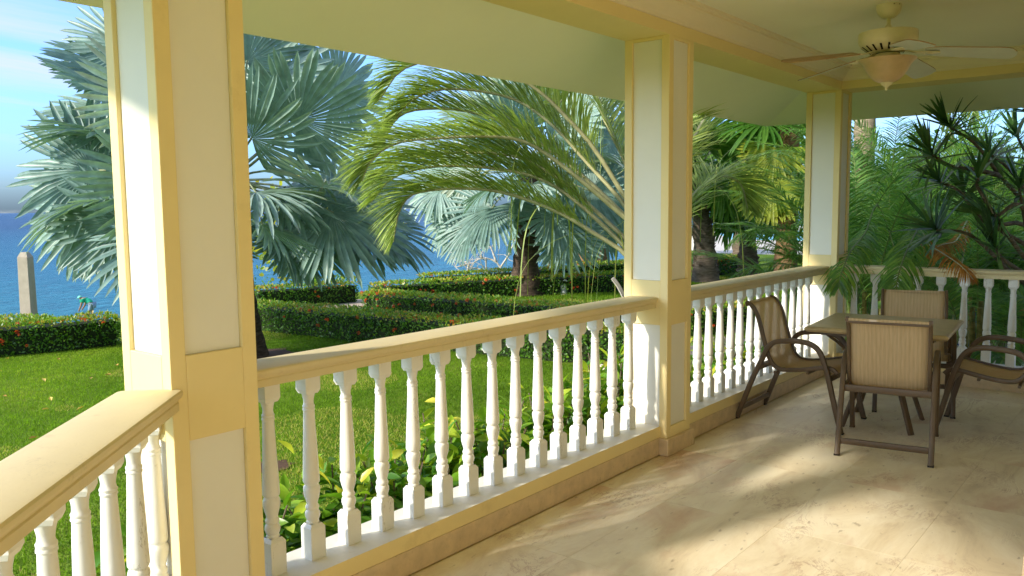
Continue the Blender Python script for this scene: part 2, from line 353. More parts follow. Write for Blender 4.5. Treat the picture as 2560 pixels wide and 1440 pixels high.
GRASSM = leafmat('grass_blades', [(0, (.09,.175,.010)), (.45, (.18,.31,.016)), (.8, (.32,.41,.035)), (1, (.50,.41,.14))], .45, .6, .2)
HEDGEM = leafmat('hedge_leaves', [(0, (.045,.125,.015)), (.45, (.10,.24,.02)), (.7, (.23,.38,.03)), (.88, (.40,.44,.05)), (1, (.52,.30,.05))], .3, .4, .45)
HCORE  = paint('hedge_twigs', (.022, .035, .010), .95, .3, 20, .5, 60)
SHRUBM = leafmat('shrub_leaves', [(0, (.04,.13,.014)), (.35, (.10,.26,.02)), (.65, (.28,.44,.03)), (1, (.66,.60,.06))], .38, .35, .5)
BISM   = leafmat('silver_palm_leaves', [(0, (.16,.27,.235)), (.5, (.26,.385,.325)), (.85, (.42,.53,.46)), (1, (.34,.27,.13))], .25, .42, .5, 1.1)
PETM   = leafmat('petiole_green', [(0, (.20,.26,.14)), (1, (.42,.42,.24))], .1, .55, .3)
FEATH  = leafmat('feather_palm_leaves', [(0, (.17,.24,.065)), (.5, (.30,.38,.10)), (.85, (.48,.53,.16)), (1, (.64,.50,.10))], .42, .4, .45)
ARACH  = leafmat('areca_rachis', [(0, (.10,.16,.04)), (1, (.22,.26,.07))], .05, .5, .3)
RACHM  = leafmat('palm_rachis', [(0, (.34,.34,.16)), (1, (.50,.46,.26))], .05, .5, .3)
ARECA  = leafmat('areca_leaves', [(0, (.07,.18,.05)), (.5, (.15,.30,.07)), (.85, (.32,.44,.08)), (1, (.44,.34,.05))], .42, .35, .5)
DYING  = leafmat('dying_frond', [(0, (.30,.12,.035)), (.5, (.50,.22,.05)), (1, (.55,.33,.09))], .35, .6, .2)
FANG   = leafmat('green_fan_leaves', [(0, (.06,.17,.025)), (.5, (.14,.27,.04)), (1, (.30,.42,.05))], .45, .4, .45)
FANY   = leafmat('yellowing_fan_leaves', [(0, (.26,.33,.035)), (.6, (.36,.40,.05)), (1, (.55,.42,.06))], .5, .45, .35)
DRACM  = leafmat('spiky_leaves', [(0, (.028,.085,.025)), (.6, (.06,.15,.04)), (1, (.14,.24,.07))], .2, .35, .5)
SEAGR  = leafmat('round_tree_leaves', [(0, (.12,.20,.02)), (.6, (.32,.36,.04)), (1, (.55,.42,.05))], .45, .4, .4)
PETALM = leafmat('red_petals', [(0, (.60,.03,.02)), (.6, (.75,.08,.02)), (1, (.80,.20,.03))], .3, .5, .3)
DEADL  = leafmat('dry_leaf', [(0, (.45,.26,.06)), (1, (.62,.45,.12))], .2, .6, .2)
BARKG  = bark('palm_bark_grey', (.06,.045,.035), (.26,.20,.15), 6, .2)
BARKD  = bark('palm_bark_dark', (.028,.02,.016), (.15,.105,.075), 7, .22)
BARKB  = bark('palm_bark_brown', (.12,.06,.03), (.36,.22,.12), 7, .22)
BARKL  = bark('trunk_lichen', (.16,.12,.09), (.44,.36,.24), 9, .6)
BARKM  = bark('trunk_moss', (.10,.10,.03), (.36,.30,.10), 12, .6)
TWIG   = paint('bleached_twig', (.55,.50,.45), .8, .1, 8, .2)
BRANCH = bark('branch_bark', (.10,.075,.05), (.26,.21,.15), 12, .5)

# ------------------------------------------------------------------ veranda floor
def clip(poly, a, b, c):
    """keep a*x+b*y >= c"""
    o = []
    for i in range(len(poly)):
        p, q = poly[i], poly[(i+1) % len(poly)]; dp, dq = a*p[0]+b*p[1]-c, a*q[0]+b*q[1]-c
        if dp >= 0: o.append(p)
        if dp*dq < 0:
            t = dp/(dp-dq); o.append((p[0]+t*(q[0]-p[0]), p[1]+t*(q[1]-p[1])))
    return o
GROUT = paint('grout', (.52, .40, .25), .9, .1, 20, .2)
floor = MB().prism([(-.30, 1.25), (2.05, -1.10), (6.0, -1.10), (6.0, 8.0), (-.30, 8.0)], -.55, -.006).build('veranda_floor', YELLOW)
tag(floor, kind='structure')
gsheet = MB().prism([(-.02, 1.40), (2.1, -.72), (5.9, -.72), (5.9, 7.75), (-.02, 7.75)], -.0055, -.002).build('grout_bed', GROUT, floor)
tx0, ty0, tw, tl = .940-3*.567, 5.525-9*.86, .567, .86
for i in range(12):
    for j in range(13):
        x0, y0 = tx0+i*tw, ty0+j*tl; x1, y1 = x0+tw, y0+tl
        p = [(x0+.0006, y0+.0006), (x1-.0006, y0+.0006), (x1-.0006, y1-.0006), (x0+.0006, y1-.0006)]
        p = clip(p, 1, 0, -.03); p = clip(p, 0, -1, -7.74); p = clip(p, 1, 1, 1.38) if len(p) > 2 else p
        if len(p) > 2: p = clip(p, 0, 1, -.70)
        if len(p) > 2 and x0 > 1.95 and y0 > 3.95: continue
        if len(p) > 2 and x0 < 3.6: MB().prism(p, -.0018, 0).build('floor_tile', FLOORM, floor)
far_floor = MB().box(3.98, 5.9, -.7, 3.85, -.0017, -.0004).build('floor_slab', FLOORM, floor)

# ------------------------------------------------------------------ columns
def face_panels(mb):
    pass
def column(y0, W, label):
    cx, cy = -W/2, y0+W/2
    root = thing('veranda_column', label, 'column', (cx, cy, 0), 0, 'square columns of the veranda')
    h = W/2; z1 = 2.487
    # shaft: core plus raised frame members so that every panel is a real recess
    s = MB(); rc = .018; m = .052
    s.box(-h+rc, h-rc, -h+rc, h-rc, .10, z1)
    o = s.build('core', PANEL, root)
    f = MB()
    zs = [(.10, .168), (.79, 1.058), (2.468, z1)]
    for a in (-1, 1):
        for b in (-1, 1):   # corner posts (L shape as two boxes butted)
            x0, x1 = sorted((a*h, a*(h-m))); y0_, y1_ = sorted((b*h, b*(h-m)))
            f.box(x0, x1, y0_, y1_, .10, z1)
    for z0_, z1_ in zs:
        for b in (-1, 1):
            q0, q1 = sorted((b*h, b*(h-rc+.001)))
            f.box(-h+m, h-m, q0, q1, z0_, z1_); f.box(q0, q1, -h+m, h-m, z0_, z1_)
    f.build('frame', YELLOW, root, bevel=.003)
    for ang in range(4):
        a = ang*math.pi/2; ca, sa = math.cos(a), math.sin(a)
        for z0_, z1_, nm in ((.168, .79, 'lower_panel'), (1.058, 2.468, 'upper_panel')):
            p = MB()
            V = [(h-rc, -h+m+.001), (h-rc+.003, -h+m+.001), (h-rc+.003, h-m-.001), (h-rc, h-m-.001)]
            V = [(x*ca-y*sa, x*sa+y*ca) for x, y in V]
            p.prism(V, z0_+.001, z1_-.001); p.build(nm, PANEL, root)
    b = MB(); g = .022
    b.box(-h-g, h+g, -h-g, h+g, 0.0005, .104); b.build('base', STONE, root, bevel=.004)
    return root
W = .301
CY = (1.397, 4.499, 7.563)
column(CY[0], W, 'yellow square column nearest the camera, panel lit white by the sun')
column(CY[1], W, 'yellow column between the two long railings, the middle one')
column(CY[2], W, 'yellow column at the far corner of the veranda behind the table')

# ------------------------------------------------------------------ balustrades
def baluster_mesh(seed):
    r = random.Random(seed); H = .721
    b = MB()
    q = .0325
    b.box(-q, q, -q, q, .655, H+.004)
    b.box(-q, q, -q, q, -.001, .122)
    # chamfers between blocks and turned part
    b.add([(-q,-q,.655),(q,-q,.655),(q,q,.655),(-q,q,.655),(-.026,-.026,.640),(.026,-.026,.640),(.026,.026,.640),(-.026,.026,.640)], [(0,4,5,1),(1,5,6,2),(2,6,7,3),(3,7,4,0)])
    b.add([(-q,-q,.122),(q,-q,.122),(q,q,.122),(-q,q,.122),(-.023,-.023,.136),(.023,-.023,.136),(.023,.023,.136),(-.023,.023,.136)], [(0,1,5,4),(1,2,6,5),(2,3,7,6),(3,0,4,7)])
    prof = [(.026,.130),(.0275,.134),(.029,.140),(.0275,.146),(.026,.148),(.030,.155),(.0335,.166),(.0330,.178),(.0285,.186),(.0265,.188),(.0305,.195),(.0305,.202),(.026,.208),(.0245,.213),
            (.027,.222),(.0325,.238),(.0365,.256),(.0370,.270),(.0345,.281),(.0300,.286),(.0300,.289),(.0350,.293),(.0368,.300),(.0365,.325),(.0345,.375),(.0310,.440),(.0275,.510),(.0250,.565),
            (.0245,.572),(.0275,.575),(.0275,.580),(.0250,.583),(.0275,.587),(.0272,.592),(.0240,.596),(.0225,.606),(.0235,.618),(.0275,.632),(.0310,.644)]
    prof = [(p*.85*(1+r.uniform(-.02,.02)), z+.0) for p, z in prof]
    b.lathe(prof, 0, 0, 14)
    return b
BAL = []
for k in range(4):
    me = baluster_mesh(k).mesh('baluster', WHITE)
    me.polygons.foreach_set('use_smooth', np.ones(len(me.polygons), dtype=bool)); me.set_sharp_from_angle(angle=math.radians(38)); BAL.append(me)
RP = [(.085,.893),(.085,.917),(.082,.921),(.085,.928),(.094,.934),(.0985,.943),(.0985,.951),(.094,.957),(.080,.960)]
RSEC = [(s, z) for s, z in RP] + [(-s, z) for s, z in RP[::-1]]
def balustrade(p0, p1, pos, label, ground=-.55, sillcut=(0,0)):
    """p0->p1 with the veranda on the right hand side; local x along, local -y inward"""
    p0, p1 = Vector(p0), Vector(p1); d = p1-p0; Lh = d.length
    root = thing('balustrade', label, 'railing', (p0.x, p0.y, 0), math.atan2(d.y, d.x))
    up = Vector((0,0,1))
    hr = MB().sweep([(0,0,0),(Lh/3,0,0),(2*Lh/3,0,0),(Lh,0,0)], RSEC).build('handrail', RAILP, root)
    smooth_by_angle(hr, 30)
    a, b = sillcut
    s = MB(); x0, x1 = a, Lh-b
    s.add([(x0,-.118,.1055),(x1,-.118,.1055),(x1,.118,.1055),(x0,.118,.1055),(x0,-.118,.174),(x1,-.118,.174),(x1,.118,.174),(x0,.118,.174)],
          [(0,3,2,1),(0,1,5,4),(2,3,7,6),(0,4,7,3),(1,2,6,5)], 0)
    s.add([(x0,-.118,.174),(x1,-.118,.174),(x1,.118,.174),(x0,.118,.174)], [(0,1,2,3)], 1)
    s.build('sill', [YELLOW, SILLW], root)
    k = MB().box(a, Lh-b, -.123, -.10, .0004, .105).build('skirting', STONE, root, bevel=.002)
    MB().box(a, Lh-b, -.099, .116, ground, .1045).build('base_wall', YELLOW, root)
    for i, x in enumerate(pos):
        o = link('baluster', BAL[i % 4], root, (x, random.uniform(-.004,.004)+.012, .1735))
        o.rotation_euler = (random.uniform(-.006,.006), random.uniform(-.006,.006), random.choice((0,1,2,3))*math.pi/2+random.uniform(-.03,.03))
    return root
ya, yb, yc = CY; RX = -.163
pos1 = [1.875-.025+.1783*k - (ya+W) for k in range(15)]
balustrade((RX, ya+W-.001), (RX, yb+.001), pos1, 'long middle railing of white balusters between the two nearest columns')
pos2 = [yb+W+.095+.1745*k - (yb+W) for k in range(15)]
balustrade((RX, yb+W-.001), (RX, yc+.001), pos2, 'railing of white balusters behind the left chair, ending at the corner column')
balustrade((.001, 7.78), (1.93, 7.78), [.085+.1765*k for k in range(10)], 'far railing under the overhanging palm fronds behind the table')
i2 = math.sqrt(.5)
# chamfered bay: the rail runs at 45 degrees from the first column towards the camera
balustrade((2.18, -.88), (-.058, 1.358), [3.165-(-.045+.183*k) for k in range(17)], 'slanted railing in the near corner running up to the nearest column', sillcut=(0, -.04))

# ------------------------------------------------------------------ building: beams, ceiling, soffits, roof, walls
B = thing('veranda_building', 'yellow house forming the roofed veranda with cream soffit and ceiling', 'building', (0, 0, 0))
ZB, ZC, ZE, SL = 2.487, 2.67, 2.337, .42
MB().box(-.3005, -.0005, 1.40, 7.8635, ZB, 2.66).build('beam', YELLOW, B)
MB().box(0, 4.0, 7.5635, 7.8635, ZB+.0015, 2.66).build('beam', YELLOW, B)
MB().prism([(0, 1.61), (-.21, 1.40), (1.99, -.80), (2.20, -.59)], ZB-.002, 2.658).build('beam', YELLOW, B)
MB().box(2.1, 6, -.80, -.50, ZB+.003, 2.66).build('beam', YELLOW, B)
ceil = MB().prism([(-.29, 1.5), (2.05, -.84), (6.2, -.84), (6.2, 7.85), (-.29, 7.85)], ZC, ZC+.08).build('ceiling', CEIL, B)
cp = [(0, 2.557), (.014, 2.558), (.018, 2.575), (.045, 2.594), (.08, 2.630), (.094, 2.637), (.094, 2.651), (.118, 2.655), (.120, 2.6705)]
V = []; F = []
n = len(cp)
for s_, z_ in cp: V += [(s_, 1.61, z_), (s_, 7.5635-s_, z_), (1.93, 7.5635-s_, z_)]
for i in range(n-1):
    F += [(3*i, 3*i+1, 3*i+4, 3*i+3), (3*i+1, 3*i+2, 3*i+5, 3*i+4)]
cm = MB().add(V, F).build('crown_moulding', CROWN, B)
# soffits between eave line and beam
OV = .855; ZI = ZE+OV*SL
E_ = [(-1.155, 8.77), (-1.155, 1.055), (1.54, -1.64), (6.5, -1.64)]
I_ = [(-.30, 7.915), (-.30, 1.409), (1.894, -.785), (6.5, -.785)]
def slab(name, a, b, c, d, za, zb, th, m):
    P = [(*a, za), (*b, za), (*c, zb), (*d, zb)]
    MB().add(P + [(x, y, z+th) for x, y, z in P], [(0,1,2,3),(4,7,6,5),(0,4,5,1),(1,5,6,2),(2,6,7,3),(3,7,4,0)]).build(name, m, B)
for i in range(3): slab('soffit', E_[i], E_[i+1], I_[i+1], I_[i], ZE, ZI, .05, CREAM)
slab('soffit', (6.5, 8.77), E_[0], I_[0], (6.5, 7.915), ZE, ZI, .05, CREAM)
# roof above (terracotta), closing over the ceiling
R2 = [(2.6, 5.0), (2.6, 2.6), (3.1, 2.1), (6.5, 2.1)]
ZR = ZE + 3.75*SL
for i in range(3): slab('roof', E_[i], E_[i+1], R2[i+1], R2[i], ZE+.052, ZR, .08, ROOFT)
slab('roof', (6.5, 8.77), E_[0], R2[0], (6.5, 5.0), ZE+.052, ZR, .08, ROOFT)
MB().prism([(2.6,5.0),(2.6,2.6),(3.1,2.1),(6.5,2.1),(6.5,5.0)], ZR+.002, ZR+.08).build('roof', ROOFT, B)
# house walls behind and beside the sitting corner
MB().box(1.945, 6.2, 3.88, 8.0, -.5, 2.669).build('house_wall', YELLOW, B)
MB().box(5.8, 6.2, -.9, 3.879, -.5, 2.668).build('house_wall', YELLOW, B)
MB().box(1.930, 5.8, 3.862, 3.8795, .0005, .108).build('skirting', STONE, B, bevel=.003)
MB().box(1.930, 1.9445, 3.8797, 7.66, .0005, .108).build('skirting', STONE, B, bevel=.003)

# ------------------------------------------------------------------ ceiling fan
FX, FY = .936, 5.437
fan = thing('ceiling_fan', 'ivory ceiling fan with five pale blades and an amber glass bowl light', 'ceiling fan', (FX, FY, ZC))
def lz(mb, prof, name, m, parent=fan, seg=28):
    mb.lathe([(r, z) for r, z in prof], 0, 0, seg); o = mb.build(name, m, parent); smooth_by_angle(o, 40); return o
can = lz(MB(), [(.070,-.0005),(.070,-.012),(.068,-.030),(.060,-.052),(.042,-.070),(.030,-.078)][::-1], 'canopy', IVORY)
for a in (0.4, .9): MB().lathe([(.0045,.0),(.0045,.004)], 0, 0, 8).build('screw', BRONZE, can, loc=(.069*math.cos(-a), .069*math.sin(-a), -.012))
lz(MB(), [(.0115,-.20),(.0115,-.07)], 'downrod', IVORY, seg=12)
lz(MB(), [(.026,-.158),(.030,-.150),(.020,-.128),(.015,-.118)], 'coupling', IVORY, seg=16)
mo = lz(MB(), [(.05,-.275),(.105,-.268),(.135,-.250),(.155,-.228),(.162,-.218),(.164,-.212),(.164,-.166),(.160,-.159),(.145,-.156),(.05,-.154)], 'motor_housing', IVORY, seg=40)
# vents in the lower cone
vt = MB()
for k in range(20):
    a = 2*math.pi*k/20
    ca, sa = math.cos(a), math.sin(a)
    P = [(.108, -.2705), (.148, -.2395)]
    q = []
    for r_, z_ in P:
        for w_ in (-.006, .006): q.append((r_*ca-w_*sa, r_*sa+w_*ca, z_-.0015))
    vt.add(q, [(0,1,3,2)])
BLK = paint('dark_vent', (.02,.015,.01), .8, .1, 10, 0)
vt.build('vent', BLK, mo)
lz(MB(), [(.068,-.318),(.070,-.312),(.070,-.288),(.062,-.280),(.058,-.272)], 'light_fitter', IVORY)
lz(MB(), [(.050,-.283),(.066,-.283),(.066,-.279),(.05,-.279)], 'fitter_ring', BLK)
bowl = lz(MB(), [(.012,-.452),(.045,-.449),(.070,-.436),(.093,-.413),(.114,-.383),(.130,-.352),(.146,-.332),(.160,-.322),(.163,-.317),(.158,-.314),(.06,-.312)], 'lamp_shade', AMBERG, seg=40)
lz(MB(), [(.005,-.497),(.008,-.494),(.0085,-.487),(.006,-.483),(.010,-.478),(.017,-.471),(.028,-.462),(.034,-.453),(.034,-.449),(.02,-.4485)], 'finial', IVORY)
def blade_mesh(half):
    """outline of a fan blade pitched about its long axis, underside pale, top edge wooden"""
    n = 22; xs = np.linspace(.20, .66, n); V = []; F = []; mi = []
    wv = np.interp(xs, [.20,.24,.30,.45,.58,.63,.652,.66], [.044,.058,.064,.070,.075,.071,.052,.024])
    p = math.radians(-15)
    for x, ww in zip(xs, wv):
        for y, zt in ((-ww, 0), (ww, 0), (ww, .006), (-ww, .006)):
            V.append((x, y*math.cos(p)-zt*math.sin(p), -.288 + y*math.sin(p)+zt*math.cos(p) - .055*(x-.2)/.46))
    for i in range(n-1):
        a = 4*i; b = 4*i+4
        F += [(a,b,b+1,a+1),(a+1,b+1,b+2,a+2),(a+2,b+2,b+3,a+3),(a+3,b+3,b,a)]; mi += [0,1,1,1]
    F += [(0,1,2,3),(4*n-1,4*n-2,4*n-3,4*n-4)]; mi += [1,1]
    return mesh('blade', V, F, [BLADEM, BLADET], False, None, mi)
def iron_mesh():
    b = MB()
    b.sweep([(.09,0,-.268),(.13,0,-.282),(.17,0,-.290),(.22,0,-.291)], roundrect(.030,.008,.003,2))
    b.lathe([(.034,-.301),(.036,-.298),(.034,-.2945)], .245, 0, 18)
    b.sweep([(.15,0,-.287),(.20,.030,-.2925),(.245,.020,-.296)], roundrect(.012,.006,.002,2))
    b.sweep([(.15,0,-.287),(.20,-.030,-.2925),(.245,-.020,-.296)], roundrect(.012,.006,.002,2))
    return b.mesh('blade_iron', IVORY)
BM, IM = blade_mesh(.06), iron_mesh()
for k in range(5):
    bl = link('blade', BM, fan); bl.rotation_euler = (0, 0, math.radians(12+72*k))
    link('blade_iron', IM, bl)

# ------------------------------------------------------------------ table and chairs
tb = thing('patio_table', 'square stone-topped table with dark splayed metal legs between four chairs', 'table', (.815, 6.06, 0), .0866)
top = MB(); hx = .428
def ring(h, z): return [(-h,-h,z),(h,-h,z),(h,h,z),(-h,h,z)]
levels = [(hx-.03,.656),(hx-.012,.660),(hx,.672),(hx+.002,.682),(hx-.006,.690),(hx-.02,.6945)]
V = []; F = []
for h, z in levels: V += ring(h, z)
for i in range(len(levels)-1):
    for k in range(4): F.append((4*i+k, 4*i+(k+1)%4, 4*i+4+(k+1)%4, 4*i+4+k))
F += [(3,2,1,0), tuple(4*(len(levels)-1)+k for k in range(4))]
top.add(V, F).build('tabletop', TABLEM, tb)
LEGSEC = roundrect(.040, .024, .006, 2)
for sx in (-1, 1):
    for sy in (-1, 1):
        P = catmull([(.05*sx,.10*sy,.60),(.085*sx,.13*sy,.45),(.15*sx,.19*sy,.22),(.215*sx,.235*sy,.001)], 10)
        lg = MB().sweep(P, LEGSEC).build('leg', BRONZE, tb); smooth_by_angle(lg, 40)
        P = catmull([(.135*sx,.175*sy,.28),(.15*sx,.175*sy,.40),(.22*sx,.22*sy,.54),(.33*sx,.30*sy,.645)], 10)
        br = MB().sweep(P, roundrect(.028,.018,.004,2)).build('brace', BRONZE, tb); smooth_by_angle(br, 40)
MB().box(-.34,.34,-.34,.34,.632,.655).build('top_support', BRONZE, tb)
MB().box(-.08,.08,-.13,.13,.575,.632).build('hub', BRONZE, tb)

TUBE = [(-.021,0),(.030,.135),(.090,.295),(.150,.425),(.185,.505),(.212,.545),(.245,.568),(.295,.580),(.37,.588),(.43,.588),(.485,.578),(.530,.552),(.560,.510),(.580,.455),(.606,.375),(.640,.235),(.672,.110),(.701,0)]
RAIL = [(.022,.823),(.040,.822),(.062,.808),(.082,.785),(.100,.755),(.114,.720),(.128,.675),(.145,.615),(.164,.550),(.182,.490),(.196,.452),(.215,.420),(.240,.395),(.272,.382),(.32,.380),(.396,.388),(.475,.403),(.554,.420),(.600,.424),(.632,.414),(.655,.392)]
def chair(label, x, y, th):
    c = thing('sling_chair', label, 'chair', (x, y, 0), th, 'four sling chairs around the table')
    off = -.36
    for s in (-1, 1):
        P = catmull([(a+off, s*.252 - s*.02*max(0, min(1, (b-.45)/.1)) if False else s*.252, b) for a, b in TUBE], 40); P[:, 2] = np.maximum(P[:, 2], .0)
        f = MB().sweep(P, roundrect(.034, .031, .008, 2), up=Vector((0,s,0))).build('side_frame', BRONZE, c); smooth_by_angle(f, 40)
        for e in (0, -1):
            p = P[e]; MB().box(p[0]-.016, p[0]+.016, p[1]-.0165, p[1]+.0165, .0005, .010).build('foot_glide', BLK, f)
        P = catmull([(a+off, s*.222, b) for a, b in RAIL], 44)
        r = MB().sweep(P, roundrect(.029, .022, .006, 2), up=Vector((0,s,0))).build('sling_rail', BRONZE, c); smooth_by_angle(r, 40)
    P = catmull([(a+off, b) for a, b in RAIL], 40)
    # fabric between the rails
    V = []; F = []; ny = 9
    for i, (a, b) in enumerate(P):
        t = P[min(i+1, len(P)-1)] - P[max(i-1, 0)]; t = t/np.hypot(*t); nn = np.array([t[1], -t[0]])   # towards behind/below
        for j in range(ny):
            u = -1+2*j/(ny-1); sag = .012*(1-u*u)
            V.append((a+nn[0]*-sag*-1*.6, u*.214, b-abs(nn[1])*sag*.8))
    for i in range(len(P)-1):
        for j in range(ny-1): F.append((i*ny+j, i*ny+j+1, (i+1)*ny+j+1, (i+1)*ny+j))
    sl_ = link('sling', mesh('sling', V, F, SLING, True), c)
    so_ = sl_.modifiers.new('thickness', 'SOLIDIFY'); so_.thickness = .002
    def bar(name, a0, z0, w, h, y=.245, m=BRONZE):
        o = MB().sweep([(a0+off, -y, z0), (a0+off, 0, z0), (a0+off, y, z0)], roundrect(w, h, .004, 2)).build(name, m, c); smooth_by_angle(o, 40); return o
    bar('rear_stretcher', .012, .083, .018, .036)
    bar('back_crossbar', .135, .385, .018, .042)
    bar('top_bar', .026, .806, .016, .016, .22)
    bar('seat_bar', .235, .352, .018, .018, .215)
    bar('seat_bar', .46, .372, .018, .018, .215)
    bar('front_crossbar', .612, .352, .020, .034)
    for s in (-1, 1):
        MB().sweep([(.125+off, s*.245, .385), (.20+off, s*.224, .42)], roundrect(.02,.016,.004,2)).build('seat_bracket', BRONZE, c)
        MB().sweep([(.612+off, s*.245, .352), (.60+off, s*.224, .412)], roundrect(.02,.016,.004,2)).build('seat_bracket', BRONZE, c)
    hem = MB()
    hem.tube([(.022+off, -.214, .821), (.022+off, .214, .821)], .009, 8); hem.build('sling_hem', SLING, sl_)
    MB().box(.0105+off, .0128+off, .06, .10, .8145, .8275).build('care_tag', paint('tag_white', (.75,.6,.45), .6, .03, 9, 0), sl_)
    return c
chair('tan sling chair turned with its back to the camera, nearest of the four', .989, 5.545, 1.745)
chair('tan sling chair beside the long railing, seen from its side', .340, 5.850, .006)
chair('tan sling chair behind the table, facing the camera', .836, 6.749, -1.312)
chair('tan sling chair at the right edge with its backrest cut off', 1.473, 6.286, 3.192)
